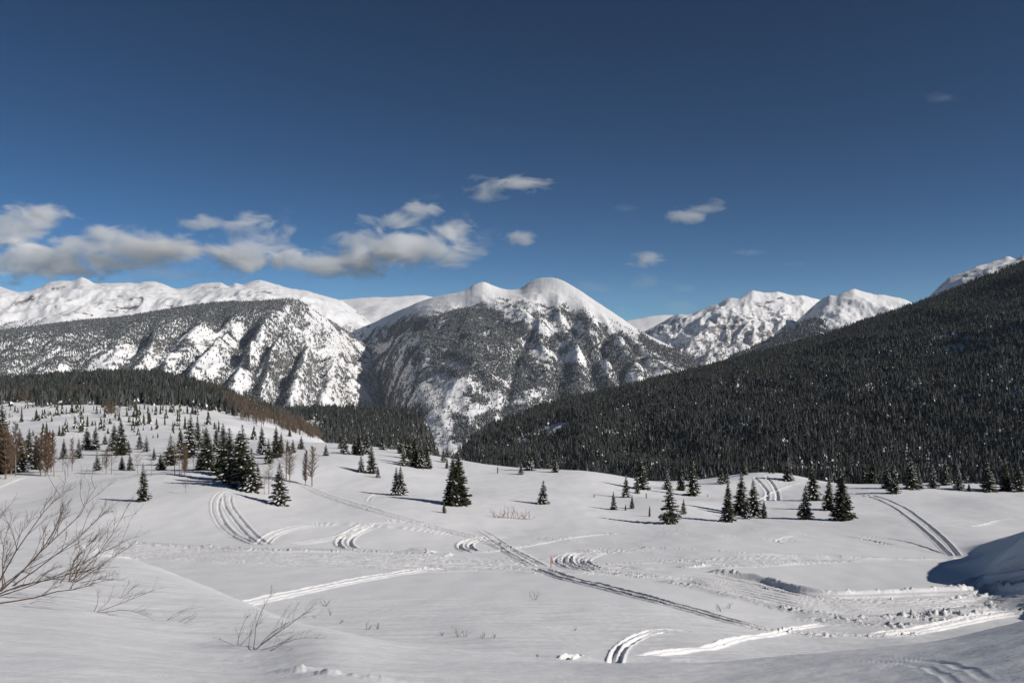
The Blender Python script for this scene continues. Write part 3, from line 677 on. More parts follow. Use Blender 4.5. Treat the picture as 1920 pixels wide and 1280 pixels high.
left_mtn = mountain("left_mountain",
  [(-400,650,6400),(-200,632,6300),(0,620,6200),(50,614,6200),(90,609,6200),(130,603,6200),(190,598,6200),(215,597,6100),(260,590,6000),(300,583,6000),(350,574,6000),(400,568,6000),(440,566,6000),(480,566,6000),(510,563,6100),(545,560,6200),(560,563,6300),(580,575,6400),(600,590,6600),(620,602,6900),(640,614,7200),(660,627,7400),(680,642,7500),(700,660,7500),(712,682,7400),(722,700,7300),(735,730,7100),(750,770,6900)],
  [(-400,760,4600),(0,745,4500),(200,745,4400),(300,755,4300),(400,785,4100),(500,810,3900),(560,820,4000),(620,830,4400),(680,830,5000),(712,825,5600),(750,840,5900)], M_MID, nu=460, nt=150, prof=0.92, amp=130, wl=380, aniso=2.2, fine=0.10, crest_amp=0.02, seed=52, shear=-0.45, carve=GUL_LEFT, hold=.8)
center_mtn = mountain("center_mountain",
  [(640,640,8600),(655,625,8500),(672,616,8300),(700,605,8000),(720,595,7800),(740,585,7600),(765,575,7400),(780,568,7300),(805,559,7200),(830,553,7100),(855,549,7000),(870,545,7000),(882,539,7000),(888,533,7000),(898,530,6950),(905,528,6950),(914,530,6950),(921,534,7000),(935,539,7050),(950,543,7100),(965,543,7100),(978,541,7100),(988,531,7000),(1000,525,6900),(1015,521,6800),(1030,520,6800),(1045,522,6700),(1060,528,6700),(1075,537,6600),(1090,546,6500),(1110,560,6400),(1130,573,6300),(1150,586,6200),(1175,603,6100),(1200,620,6000),(1225,633,5900),(1250,645,5800),(1285,664,5700),(1320,689,5600),(1360,712,5500)],
  [(640,800,6500),(700,805,6200),(720,810,5700),(745,815,5000),(775,835,4300),(800,860,3950),(830,890,3800),(865,910,3700),(900,910,3750),(1000,880,4000),(1100,850,4200),(1250,820,4300),(1360,800,4400)], M_MID, nu=460, nt=150, prof=0.85, amp=100, wl=460, aniso=2.0, fine=0.13, crest_amp=0.02, seed=66, shear=0.45, csm=0.09, carve=GUL_CEN, csmooth=3.0, jag=.9, hold=0.7)
# shelf of forest at the mountain foot
shelf = mountain("valley_shelf",
  [(440,790,2000),(540,770,1950),(600,768,1900),(700,768,1850),(770,772,1800),(795,785,1750),(806,805,1700),(815,840,1650),(830,870,1600)],
  [(440,830,1300),(560,835,1300),(700,850,1300),(790,870,1350),(830,900,1400)], M_FOREST_FLOOR, nu=120, nt=40, amp=8, wl=200, crest_amp=0.2, seed=71)
slope = mountain("forested_slope",
  [(820,890,1420),(862,848,1500),(880,826,1540),(900,808,1600),(925,797,1650),(950,788,1700),(1010,765,1800),(1060,752,1850),(1100,744,1900),(1200,720,2000),(1320,692,2100),(1450,658,2200),(1560,626,2250),(1640,597,2300),(1700,580,2300),(1760,557,2300),(1830,529,2300),(1900,501,2250),(1950,480,2250),(2150,390,2250),(2300,340,2250)],
  [(820,1110,900),(960,1070,850),(1200,1000,800),(1400,960,800),(1700,930,800),(1920,910,780),(2300,900,760)], M_FOREST_FLOOR, nu=340, nt=120, prof=1.0, amp=42, wl=300, aniso=2.0, crest_amp=0.12, seed=77, hold=.8)
# valley floor that reaches the horizon under everything
ang = np.linspace(0, 2 * math.pi, 97)[:-1]; rad = np.array([60, 300, 900, 2000, 4000, 8000, 11000, 13000, 14800.])
vx = np.outer(rad, np.sin(ang)); vy = np.outer(rad, np.cos(ang)); vz = np.outer(np.array([-70, -260, -520, -800, -1150, -1300, -1300, -1300, -1300.]), np.ones(96)) + 12 * noise(vx / 400, vy / 400, 9)
fc = []
for i in range(len(rad) - 1):
    for k in range(96): fc.append((i * 96 + k, i * 96 + (k + 1) % 96, (i + 1) * 96 + (k + 1) % 96, (i + 1) * 96 + k))
o = mesh_np("valley_floor", np.stack([vx, vy, vz], -1).reshape(-1, 3), np.array(fc), [M_FOREST_FLOOR], smooth=True)
tag(o, kind='structure')

# ------------------------------------------------------------------ tree builders (all one unit tall)
def detailed_spruce(seed, width=0.19, gap=0.03, dens=1.0, snow=0.3, ragged=0.25):
    r = random.Random(seed)
    trunk = MB()
    bend = (r.uniform(-.01, .01), r.uniform(-.01, .01))
    trunk.tube([(bend[0] * math.sin(3 * z), bend[1] * z, z) for z in (-0.03, 0.15, 0.4, 0.7, 0.985)], [0.016, 0.014, 0.010, 0.006, 0.0012], 6)
    crown = MB(); cap = MB()
    z = 0.025
    while z < 0.985:
        f = (1 - z)
        rad = width * (f ** 0.86) * (0.75 if z < 0.07 else 1.0) + 0.006
        nb = max(4, int((7 + 9 * f) * dens))
        a0 = r.uniform(0, 6.28)
        gapdir = r.uniform(0, 6.28)
        for k in range(nb):
            a = a0 + k * 6.283 / nb + r.uniform(-.25, .25)
            ln = rad * r.uniform(1 - ragged * 1.4, 1 + ragged * .6)
            if r.random() < 0.05: ln *= 0.4
            droop = r.uniform(0.15, 0.45) * (0.35 + f)
            dx, dy = math.cos(a), math.sin(a)
            px, py = -dy, dx
            nseg = 3 if ln > 0.05 else 2
            snowy = r.random() < snow
            for s in range(nseg):
                s0 = (s + 0.15 * (s == 0)) / nseg; s1 = (s + 1.15) / nseg
                m = (s0 + s1) / 2
                wd = ln * 0.30 * (1 - 0.55 * m) + 0.006
                zz = lambda q: z + 0.01 - droop * ln * q + 0.35 * ln * q * q * droop
                for sd in (-1, 1):
                    e = r.uniform(0.7, 1.25)
                    p0 = (dx * ln * s0, dy * ln * s0, zz(s0))
                    p1 = (dx * ln * s1, dy * ln * s1, zz(s1))
                    q1 = (dx * ln * s1 * 1.02 + px * wd * sd * e, dy * ln * s1 * 1.02 + py * wd * sd * e, zz(s1) - wd * r.uniform(.25, .7))
                    q0 = (dx * ln * (s0 * .7 + s1 * .3) + px * wd * sd * .8, dy * ln * (s0 * .7 + s1 * .3) + py * wd * sd * .8, zz(s0) - wd * r.uniform(.3, .8))
                    crown.face([p0, p1, q1]); crown.face([p0, q1, q0])
                # hanging spray
                if r.random() < 0.75:
                    w2 = wd * .5
                    c = (dx * ln * m, dy * ln * m, zz(m))
                    t = r.uniform(0, 6.28)
                    crown.face([(c[0] - math.cos(t) * w2, c[1] - math.sin(t) * w2, c[2] + .002), (c[0] + math.cos(t) * w2, c[1] + math.sin(t) * w2, c[2] + .002), (c[0] + dx * .3 * w2, c[1] + dy * .3 * w2, c[2] - wd * r.uniform(.9, 1.6))])
                if snowy and m > 0.3 and r.random() < 0.8:
                    w2 = wd * r.uniform(.35, .75); l2 = ln / nseg * .62
                    c = Vector((dx * ln * m, dy * ln * m, zz(m) + 0.004))
                    D = Vector((dx, dy, -droop * .7)); P = Vector((px, py, -0.2))
                    P2 = Vector((px, py, .2))
                    top = c + Vector((0, 0, 0.006))
                    ring = [c - D * l2, c - D * l2 * .3 + P * w2, c + D * l2 * .6 + P * w2 * .8, c + D * l2, c + D * l2 * .6 - P2 * w2 * .8, c - D * l2 * .3 - P2 * w2]
                    for i in range(6): cap.face([ring[i], ring[(i + 1) % 6], top])
        z += r.uniform(0.8, 1.25) * gap * (0.55 + 0.55 * f)
    # leader
    crown.face([(-.004, 0, .96), (.004, 0, .96), (0, 0, 1.0)]); crown.face([(0, -.004, .96), (0, .004, .96), (0, 0, 1.0)])
    return (trunk.mesh("trunk", [M_BARK], link=False), crown.mesh("crown", [M_NEEDLE], link=False), cap.mesh("snow_cover", [M_SNOWCAP], link=False))
def lod_spruce(name, seed, width, mats, tiers=6, sides=6, snow=0.2):
    """small tree: stacked ragged skirts, one mesh"""
    r = random.Random(seed); b = MB()
    b.tube([(0, 0, -.04), (0, 0, .3)], [.014, .01], 3, 2)
    for i in range(tiers):
        z0 = 0.05 + 0.9 * i / tiers * 0.97; z1 = min(1.0, z0 + 1.9 / tiers)
        rad = width * (1 - i / tiers) ** 0.85 * r.uniform(.85, 1.15) + .01
        ox, oy = r.uniform(-.15, .15) * rad, r.uniform(-.15, .15) * rad
        rot = r.uniform(0, 6.28)
        ring = []
        for k in range(sides * 2):
            a = rot + k * math.pi / sides
            q = rad * (r.uniform(.85, 1.2) if k % 2 == 0 else r.uniform(.4, .65))
            ring.append((ox + math.cos(a) * q, oy + math.sin(a) * q, z0 - (0.03 if k % 2 == 0 else -0.02)))
        for k in range(sides * 2):
            b.face([ring[k], ring[(k + 1) % (sides * 2)], (0, 0, z1)], 1 if r.random() < snow else 0)
    return b.mesh(name, [mats, M_SNOWCAP, M_BARK], link=False)
def bare_tree(seed, n=46, spread=0.16, up=0.9, twig=0.0016, start=0.28, sub=3, tr=0.009):
    r = random.Random(seed); t = MB(); b = MB()
    sway = r.uniform(-.02, .02)
    tp = lambda z: Vector((sway * math.sin(z * 4), sway * .6 * math.cos(z * 3), z))
    t.tube([tp(z) for z in (-.03, .25, .5, .75, 1.0)], [tr, tr * .8, tr * .6, tr * .35, tr * .1], 5)
    for i in range(n):
        z = start + (1 - start) * (i / n) ** 0.9 * 0.95
        a = r.uniform(0, 6.28); f = (1 - (z - start) / (1 - start))
        ln = spread * (0.35 + 0.8 * math.sin(min(1, f * 1.1) * 1.8)) * r.uniform(.6, 1.15)
        d = Vector((math.cos(a), math.sin(a), up * r.uniform(.7, 1.3))).normalized()
        p0 = tp(z); p1 = p0 + d * ln * .5; p2 = p1 + (d + Vector((0, 0, .3))).normalized() * ln * .5
        b.tube([p0, p1, p2], [twig * 1.5, twig, twig * .4], 3)
        for s in range(sub):
            q0 = p0.lerp(p2, r.uniform(.3, .9)); dd = (d + Vector((r.uniform(-.8, .8), r.uniform(-.8, .8), r.uniform(0, .8)))).normalized()
            b.tube([q0, q0 + dd * ln * r.uniform(.25, .5)], [twig * .8, twig * .3], 3)
    return t, b

SPRUCE = [detailed_spruce(100 + i, *a) for i, a in enumerate([(0.175, .033, .95, .42, .4), (0.20, .034, .95, .34, .45), (0.155, .030, .95, .3, .4), (0.23, .036, .9, .55, .4), (0.20, .038, .75, .6, .55), (0.175, .029, 1.05, .2, .32)])]
LOD = [lod_spruce("spruce_tree", 200 + i, w, M_NEEDLE, 8, 7, s) for i, (w, s) in enumerate([(.17, .12), (.14, .1), (.21, .12), (.12, .08), (.19, .16)])]
FARM = [lod_spruce("spruce_tree", 230 + i, w, M_NEEDLE_FAR, 5, 4, s) for i, (w, s) in enumerate([(.19, .02), (.16, .01), (.23, .035), (.15, .015)])]
MTNM = [lod_spruce("spruce_tree", 250 + i, w, M_NEEDLE_MTN, 2, 3, s) for i, (w, s) in enumerate([(.20, .10), (.16, .05), (.24, .2)])]
def bare_meshes(seed, **k):
    t, b = bare_tree(seed, **k)
    return t.mesh("trunk", [M_ASPEN], link=False), b.mesh("branches", [M_ASPEN_TWIG], link=False)
BARE = [bare_meshes(300, n=60, spread=.2), bare_meshes(301, n=110, spread=.12, up=1.2, twig=.0026, start=.2, sub=4), bare_meshes(302, n=40, spread=.26, twig=.002, start=.35), bare_meshes(303, n=170, spread=.12, twig=.0033, start=.10, sub=4, up=1.3), bare_meshes(304, n=34, spread=.2, start=.4, twig=.0015)]

def place_tree(parts, names, name, u, v, hpx, label, cat, group, wf=1.0, ymin=45, seed=0):
    X, Y, Z = hit(u, v, ymin)
    r = random.Random(int(u * 31 + v * 7 + seed))
    h = hpx * Y / F
    e = bpy.data.objects.new(name, None); COL.objects.link(e)
    e.empty_display_size = 0.3; h *= 1.05; wf *= 1.12
    e.location = (X, Y, Z - 0.02 * h); e.rotation_euler = (r.uniform(-.035, .035), r.uniform(-.035, .035), r.uniform(0, 6.28)); e.scale = (h * wf * r.uniform(.9, 1.12), h * wf * r.uniform(.9, 1.12), h)
    for me, nm in zip(parts, names):
        c = bpy.data.objects.new(nm, me); COL.objects.link(c); c.parent = e
        if nm == 'snow_cover': c['kind'] = 'stuff'
    tag(e, label, cat, group)
    return e
def place_small(mesh, u, v, hpx, label, group, wf=1.0, ymin=45):
    X, Y, Z = hit(u, v, ymin)
    r = random.Random(int(u * 31 + v * 7))
    h = hpx * Y / F
    o = bpy.data.objects.new("spruce_tree", mesh); COL.objects.link(o)
    o.location = (X, Y, Z - .02 * h); o.rotation_euler[2] = r.uniform(0, 6.28); o.scale = (h * wf, h * wf, h)
    return tag(o, label, "spruce tree", group)

# (u, base v, height px, prototype, width factor, label)
G_CL = "spruces in the tall dark clump left of the field"
TREES = [
 (270,939,70,0,.95,"lone narrow spruce standing by itself on open snow at left", None),
 (523,946,80,3,.85,"full bushy spruce alone just right of the tall dark clump", None),
 (418,890,94,5,1.2,"leftmost tall spruce of the dark clump left of the field", G_CL),
 (433,901,97,2,1.3,"second spruce from the left in the tall dark clump", G_CL),
 (447,908,98,5,1.2,"middle spruce of the tall dark clump, set behind its neighbours", G_CL),
 (457,914,116,1,1.0,"tallest spruce of the dark clump left of the field", G_CL),
 (470,921,82,3,.95,"broad spruce at the right front of the tall dark clump", G_CL),
 (485,914,48,3,.8,"short spruce at the right edge of the tall dark clump", G_CL),
 (843,945,60,2,1.0,"shorter spruce leaning into the left side of the big central pair", "spruces of the big central clump"),
 (850,947,92,5,1.1,"left one of the two tallest spruces in the centre of the field", "spruces of the big central clump"),
 (859,947,97,5,1.2,"right and tallest spruce of the dense pair in the centre of the field", "spruces of the big central clump"),
 (833,961,20,1,1.1,"tiny spruce at the front foot of the big central pair", "spruces of the big central clump"),
 (743,928,52,3,.85,"left stem of the snow flecked twin spruces left of centre", "twin spruces left of centre"),
 (751,928,54,3,.85,"right stem of the snow flecked twin spruces left of centre", "twin spruces left of centre"),
 (1018,944,44,3,1.0,"perfectly conical snow flecked spruce alone right of centre", None),
 (1257,981,84,4,1.0,"ragged open spruce standing right of the dark snag", None),
 (1281,963,28,3,1.0,"short spruce directly behind the ragged open spruce", None),
 (1366,978,78,2,1.0,"slim front left spruce of the five in the right centre group", "spruces of the right centre group"),
 (1389,962,76,0,1.05,"tall second spruce of the right centre group", "spruces of the right centre group"),
 (1400,972,40,1,1.0,"low spruce squeezed between the tall ones of the right centre group", "spruces of the right centre group"),
 (1414,967,68,3,.9,"broad spruce in the middle of the right centre group", "spruces of the right centre group"),
 (1432,971,34,1,1.0,"short spruce at the right end of the right centre group", "spruces of the right centre group"),
 (1510,973,64,3,.9,"front left spruce of the four dark ones on the right", "spruces of the four strong group on the right"),
 (1526,938,66,1,1.15,"rear left spruce of the four dark ones on the right", "spruces of the four strong group on the right"),
 (1553,956,62,1,1.05,"middle spruce of the four dark ones on the right", "spruces of the four strong group on the right"),
 (1580,975,94,5,1.15,"tallest and rightmost spruce of the four dark ones on the right", "spruces of the four strong group on the right"),
 (1174,932,41,3,.9,"cone shaped spruce left of the dark ridge top pair", None),
 (1203,917,58,1,1.15,"tall dark spruce on the ridge top right of centre", None),
 (1195,925,32,2,1.0,"smaller spruce touching the left foot of the dark ridge top spruce", None),
 (1151,955,34,3,.85,"small spruce farthest left of the snag group", None),
 (1185,953,26,2,1.0,"thin little spruce at the edge of the rounded hollow", None),
 (1173,956,11,1,1.0,"tiny spruce seedling between two small spruces near the hollow", None),
 (1300,929,62,1,1.1,"broad dark spruce at the field edge behind the ragged one", None),
 (1277,919,45,5,1.1,"dark spruce at the field edge left of the broad one", None),
 (1251,918,38,4,1.1,"half hidden spruce directly behind the ragged open spruce top", None),
 (1352,907,30,1,1.1,"left one of two low spruces on the left side of the rutted knoll", None),
 (1362,905,28,1,1.1,"right one of two low spruces on the left side of the rutted knoll", None),
 (1395,890,26,1,1.1,"small spruce on the skyline of the rutted knoll, left of its ruts", None),
 (1478,900,40,3,1.1,"bushy spruce at the right end of the rutted knoll", None),
 (1443,887,9,0,1.1,"tiny left one of the seedlings on top of the rutted knoll", None),
 (1450,887,12,0,1.1,"tiny right one of the seedlings on top of the rutted knoll", None),
 (993,882,44,1,1.05,"dark spruce breaking the crest line in the centre", None),
 (977,889,22,3,1.0,"low spruce left below the dark crest spruce in the centre", None),
 (1041,885,31,1,1.25,"rounded dark spruce alone on the crest right of centre", None),
 (1676,925,52,3,1.0,"front snow dusted spruce of the right edge row", "spruces along the far edge on the right"),
 (1662,915,46,1,1.0,"spruce behind the left of the front snow dusted one in the right row", "spruces along the far edge on the right"),
 (1636,907,46,5,1.2,"second from the left of the dark right edge row", "spruces along the far edge on the right"),
 (1622,906,40,5,1.1,"leftmost spruce of the dark right edge row", "spruces along the far edge on the right"),
 (1707,917,58,1,1.1,"wide snow streaked spruce in the right edge row, behind the front one", "spruces along the far edge on the right"),
 (1722,916,36,3,1.0,"lower spruce hugging the right of the wide snow streaked one", "spruces along the far edge on the right"),
 (1749,915,45,4,1.0,"open branched spruce in the middle of the right edge row", "spruces along the far edge on the right"),
 (1771,909,50,2,1.2,"tall spruce set back in the middle of the right edge row", "spruces along the far edge on the right"),
 (1797,917,46,4,1.0,"spruce left of the tiny sapling in the right edge row", "spruces along the far edge on the right"),
 (1817,920,15,1,1.1,"tiny sapling standing in front of the right edge row", "spruces along the far edge on the right"),
 (1852,921,60,1,1.15,"biggest spruce of the right edge row, right of the tiny sapling", "spruces along the far edge on the right"),
 (1886,919,56,5,1.15,"dark spruce second from the right end of the right edge row", "spruces along the far edge on the right"),
 (1912,921,50,1,1.1,"spruce cut by the right border of the picture", "spruces along the far edge on the right"),
 (492,852,54,1,1.0,"dark spruce left in the trio behind the tall clump", None),
 (504,869,46,2,1.1,"front spruce in the trio behind the tall clump", None),
 (517,858,58,5,1.0,"tallest spruce in the trio behind the tall clump", None),
 (526,850,40,1,1.0,"spruce at the right back of the trio behind the tall clump", None),
 (539,847,23,2,1.1,"left one of two small spruces behind the bare aspens", None),
 (549,849,26,3,1.0,"right one of two small spruces behind the bare aspens", None),
 (565,842,25,3,1.1,"small bushy spruce on the crest above the bare aspens", None),
 (475,823,20,3,1.1,"short spruce peeking right of the tall clump near its top", None),
 (543,818,18,2,1.1,"little spruce on the far crest above the two small ones", None),
 (611,854,21,3,1.0,"tiny lone cone of a spruce on the open crest left of centre", None),
 (647,851,36,3,1.0,"left front spruce of the crest rows left of centre", "spruces on the crest left of centre"),
 (640,841,28,1,1.0,"spruce peeking out behind the left front one of the crest rows", "spruces on the crest left of centre"),
 (665,851,37,1,1.0,"spruce left in the dark trio on the crest", "spruces on the crest left of centre"),
 (674,853,43,5,1.1,"tallest spruce in the dark trio on the crest", "spruces on the crest left of centre"),
 (687,851,42,1,1.0,"spruce right in the dark trio on the crest", "spruces on the crest left of centre"),
 (677,885,34,4,1.0,"lower left spruce in front of the dark crest trio", "spruces in front of the crest trio"),
 (697,887,56,1,.95,"tall spruce in front of the dark crest trio", "spruces in front of the crest trio"),
 (709,895,21,3,1.0,"tiny spruce at the right foot of the tall one before the crest trio", "spruces in front of the crest trio"),
 (718,843,32,1,1.1,"left spruce of the squat pair on the crest", "spruces on the crest left of centre"),
 (733,842,28,1,1.1,"right spruce of the squat pair on the crest", "spruces on the crest left of centre"),
 (751,850,36,5,1.0,"leftmost rear spruce in the crowded clump on the crest", "spruces in the crowded crest clump"),
 (757,873,42,4,1.0,"front left spruce in the crowded clump on the crest", "spruces in the crowded crest clump"),
 (765,860,48,5,1.1,"second rear spruce in the crowded clump on the crest", "spruces in the crowded crest clump"),
 (778,873,58,5,1.1,"tallest spruce in the crowded clump on the crest", "spruces in the crowded crest clump"),
 (789,878,46,1,1.1,"front middle spruce in the crowded clump on the crest", "spruces in the crowded crest clump"),
 (800,878,48,5,1.1,"front right spruce in the crowded clump on the crest", "spruces in the crowded crest clump"),
 (805,846,28,1,1.2,"spruce on the crest line right behind the crowded clump", "spruces in the crowded crest clump"),
 (839,850,25,4,1.1,"spruce on the crest above the big central pair", None),
 (832,866,27,3,1.0,"small spruce between the crest and the big central pair", None),
 (838,878,20,2,1.0,"slim spruce just above the big central pair", None),
 (2,888,128,5,.9,"tall spruce cut by the left border behind brown aspens", None),
 (36,885,80,2,1.1,"spruce standing among the brown aspens at the left border", None),
 (52,866,62,1,1.1,"dark spruce between the two brown aspen stands on the left", None),
 (68,880,58,1,1.0,"spruce with dark foot inside the second brown aspen stand", None),
 (120,860,38,2,1.2,"narrow spruce right of the brown aspens", None),
 (148,859,37,3,.9,"spruce standing apart on the slope, right of a narrow one", None),
 (163,843,43,3,.95,"left one of the two full spruces below the scattered hillside trees", None),
 (178,843,45,3,.95,"right one of the two full spruces below the scattered hillside trees", None),
 (197,833,19,3,1.2,"squat round spruce right of the two full ones", None),
 (215,845,52,1,1.0,"left rear spruce of the tall hillside pair", None),
 (228,853,66,5,1.0,"tall dark spruce of the hillside pair", None),
 (241,849,24,3,1.0,"small spruce at the right foot of the tall hillside pair", None),
 (183,882,37,4,.9,"spruce beside the thin pale saplings left of the lone spruce", None),
 (229,881,28,2,1.4,"spruce standing below the tall hillside pair", None),
 (245,882,32,3,.95,"spruce right of the one below the tall hillside pair", None),
 (262,842,31,3,.9,"left spruce of the small pair above the lone one", None),
 (274,847,31,4,1.0,"right spruce of the small pair above the lone one", None),
 (289,862,24,2,1.1,"slim spruce left above the wide low one", None),
 (302,881,30,3,1.5,"very wide low spruce among the pale aspens", None),
 (320,872,58,4,1.2,"ragged wide spruce behind the pale aspen trunks", None),
 (338,850,46,1,1.0,"spruce between the ragged wide one and the tallest beside it", None),
 (356,858,80,1,1.0,"tall pointed spruce left of the broad columnar one", None),
 (371,842,56,2,1.1,"slim brownish spruce right behind the tall pointed one", None),
 (389,881,80,5,1.25,"broad columnar spruce left of the tall dark clump", None),
 (373,880,30,4,1.0,"low spruce at the left foot of the broad columnar one", None),
 (405,845,48,0,1.0,"snow flecked spruce between the columnar one and the tall clump", None),
]
for (u, v, h, p, wf, lab, grp) in TREES:
    place_tree(SPRUCE[p], ("trunk", "crown", "snow_cover"), "spruce_tree", u, v, h, lab, "spruce tree", grp or "spruces scattered over the snow", wf)

A = [(140,300,350),(200,300,370),(237,330,380),(290,320,400),(290,400,505),(125,395,445),(125,490,540),(165,415,440),(250,420,437),(355,230,325),(440,260,305),(550,150,205),(645,150,215),(770,240,310),(730,260,310),(685,275,315),(830,270,395),(760,310,415),(885,330,400),(485,370,490),(520,420,490),(565,365,460),(595,360,455),(640,370,430),(668,365,410),(718,390,430),(690,440,500),(433,455,495),(880,460,500),(800,400,425),(1000,460,600),(1080,460,640),(1105,460,590),(1165,450,570),(1230,500,555),(1268,500,550),(1040,490,530),(1345,480,600),(1390,490,620),(1440,600,660),(1290,310,395),(1340,340,390),(1405,330,440),(1535,370,470),(1590,400,490),(1560,380,425),(1690,340,430),(1815,300,440),(1745,290,350),(1725,440,510),(1775,470,540),(1825,450,550),(575,550,660),(620,555,720),(665,640,740),(705,630,720),(790,580,680),(870,540,660),(900,530,640),(840,580,690),(440,630,690),(150,680,740),(100,620,730),(1430,470,500),(1465,470,530),(1490,500,530),(1075,300,415),(1030,270,380),(1110,300,385),(960,280,380),(30,360,440),(75,350,400),(1010,300,385),(1250,300,350),(1370,250,310),(1460,260,320),(1520,280,340)]
Bt = [(370,320,410),(270,360,460),(15,440,510),(65,470,550),(110,450,545),(150,450,555),(210,420,550),(285,400,530),(380,490,600),(435,300,400),(505,360,460),(490,460,545),(655,350,420),(665,430,560),(690,400,490),(625,510,560),(600,530,655),(740,360,400),(930,340,410),(205,570,615),(315,570,615),(397,660,715),(335,685,715),(1020,510,560),(925,450,560),(1155,530,600),(1210,520,640),(1000,600,650),(50,560,620),(85,560,640),(1680,600,740),(690,590,730),(100,280,430),(155,320,420),(560,300,370),(600,310,380),(790,290,390),(860,300,400),(900,310,400),(700,290,360),(1070,400,540),(1290,120,230),(1380,130,240),(1190,170,260),(1640,240,340),(1720,300,420),(1800,330,450),(1560,310,400),(1470,290,380),(760,470,600),(135,600,680)]
k = 0
for lst, ox, oy in ((A, 0, 720), (Bt, 240, 720)):
    for (x, t, b_) in lst:
        u = ox + x / 7.11; v = oy + b_ / 7.11; h = (b_ - t) / 7.11
        if v > 790: lab, g = "small dark spruce on the lower part of the open hillside at left", "small spruces low on the open hillside"
        elif u < 140: lab, g = "small spruce on the upper open hillside by the left border", "small spruces on the upper hillside by the left border"
        elif u < 260: lab, g = "small spruce on the open snow beneath the dark wooded hill", "small spruces beneath the wooded hill"
        elif v > 765: lab, g = "small spruce on the snowy slope above the tall dark clump", "small spruces above the tall dark clump"
        else: lab, g = "spruce at the right hand edge of the wooded hill", "spruces at the right edge of the wooded hill"
        place_small(LOD[k % 5], u, v, h * 1.45, lab, g, wf=1.4 if h < 10 else 1.15)
        k += 1
# more of the same thickening towards the wooded hill
rr = random.Random(5)
n = 0
while n < 85:
    u = rr.uniform(200, 560); v = rr.uniform(745, 775)
    lim = 752 + max(0, (u - 400)) * 0.12
    if v < lim - 6: continue
    place_small(LOD[n % 5], u, v, rr.uniform(9, 17), "small spruce in the thickening fringe below the wooded hill", "spruces in the fringe below the wooded hill", wf=1.0)
    n += 1

ONES = ["", "first", "second", "third", "fourth", "fifth", "sixth", "seventh", "eighth", "ninth", "tenth", "eleventh", "twelfth", "thirteenth", "fourteenth", "fifteenth", "sixteenth", "seventeenth", "eighteenth", "nineteenth"]
def ordinal(i):
    if i < 20: return ONES[i]
    if i % 10 == 0: return {2: "twentieth", 3: "thirtieth", 4: "fortieth"}[i // 10]
    return {2: "twenty-", 3: "thirty-", 4: "forty-"}[i // 10] + ONES[i % 10]
WHERE = {"small spruces low on the open hillside": "on lower open hillside", "small spruces on the upper hillside by the left border": "on upper hillside at left border",
         "small spruces beneath the wooded hill": "on snow beneath wooded hill", "small spruces above the tall dark clump": "on slope above tall clump",
         "spruces at the right edge of the wooded hill": "at right edge of wooded hill", "spruces in the fringe below the wooded hill": "in fringe below wooded hill"}
for gname, place in WHERE.items():
    mem = [o for o in COL.objects if o.get('group') == gname]
    mem.sort(key=lambda o: (o.location.z / o.location.y))      # lowest in view first
    bands = 4 if len(mem) > 60 else 3 if len(mem) > 20 else 1
    names = {1: [""], 3: [" lower strip", " middle strip", " upper strip"], 4: [" lowest strip", " lower middle strip", " upper middle strip", " top strip"]}[bands]
    per = -(-len(mem) // bands)
    for b_ in range(bands):
        row = sorted(mem[b_ * per:(b_ + 1) * per], key=lambda o: o.location.x / o.location.y)
        for i_, o in enumerate(row):
            pos = "leftmost" if i_ == 0 else ordinal(i_ + 1) + " from the left"
            o['label'] = "spruce " + place + ", " + pos + (" in" + names[b_] if bands > 1 else "")

# bare aspens
ASP = [
 (8,898,104,3,1.5,"brown leafless aspen at the left border, nearest of its stand"),(20,890,80,3,1.4,"brown leafless aspen just inside the left border stand"),(30,892,100,1,1.3,"tall leafless aspen at the right of the left border stand"),(43,884,70,3,1.3,"leafless aspen between the border stand and the dark spruce"),
 (70,880,64,3,1.4,"leftmost brown aspen of the second stand"),(77,890,78,3,1.3,"front brown aspen of the second stand"),(85,893,80,3,1.3,"second front brown aspen of the second stand"),(91,886,76,3,1.3,"rear brown aspen of the second stand"),(97,885,74,3,1.3,"rusty aspen at the right of the second stand"),(101,893,52,4,1.5,"thin pale aspen at the right foot of the second stand"),
 (118,884,34,2,1.3,"short pale sapling right of the second aspen stand"),(128,893,42,2,1.2,"pale sapling with forked crown right of the second aspen stand"),(135,883,62,1,1.0,"tall thin sapling right of the forked one"),
 (199,888,46,1,1.6,"bushy pale aspen beside the small spruce at left"),(209,889,56,0,1.4,"pale aspen right of the bushy pale one"),(193,884,34,2,1.5,"short pale aspen left of the bushy pale one"),(258,889,36,2,1.4,"pale sapling above the lone narrow spruce, left of its tip"),(284,892,42,4,1.3,"pale sapling right of the lone narrow spruce's tip"),
 (328,889,60,0,1.3,"leftmost pale trunk in front of the ragged wide spruce"),(337,890,56,4,1.3,"second pale trunk in front of the ragged wide spruce"),(341,889,48,0,1.3,"third pale trunk in front of the ragged wide spruce"),(346,890,60,3,1.0,"rusty aspen in front of the ragged wide spruce"),(349,889,48,3,1.0,"right rusty aspen in front of the ragged wide spruce"),(362,884,36,2,1.4,"small pale aspen between rusty aspens and columnar spruce"),
 (537,902,74,0,1.5,"tall bare aspen left of its twin, right of the bushy spruce"),(543,905,68,1,1.4,"bare aspen right twin, right of the bushy spruce"),(574,909,66,3,1.1,"rusty narrow aspen left of the rightmost bare one"),(585,911,74,1,1.5,"rightmost bare aspen, at the top of the trampled trail"),(504,926,58,0,1.4,"bare aspen between the tall clump and the bushy spruce"),(496,927,42,4,1.5,"thin bare aspen at the right foot of the tall clump"),
 (349,924,26,2,1.3,"tiny leafless sapling alone on the snow right of the lone spruce"),
]
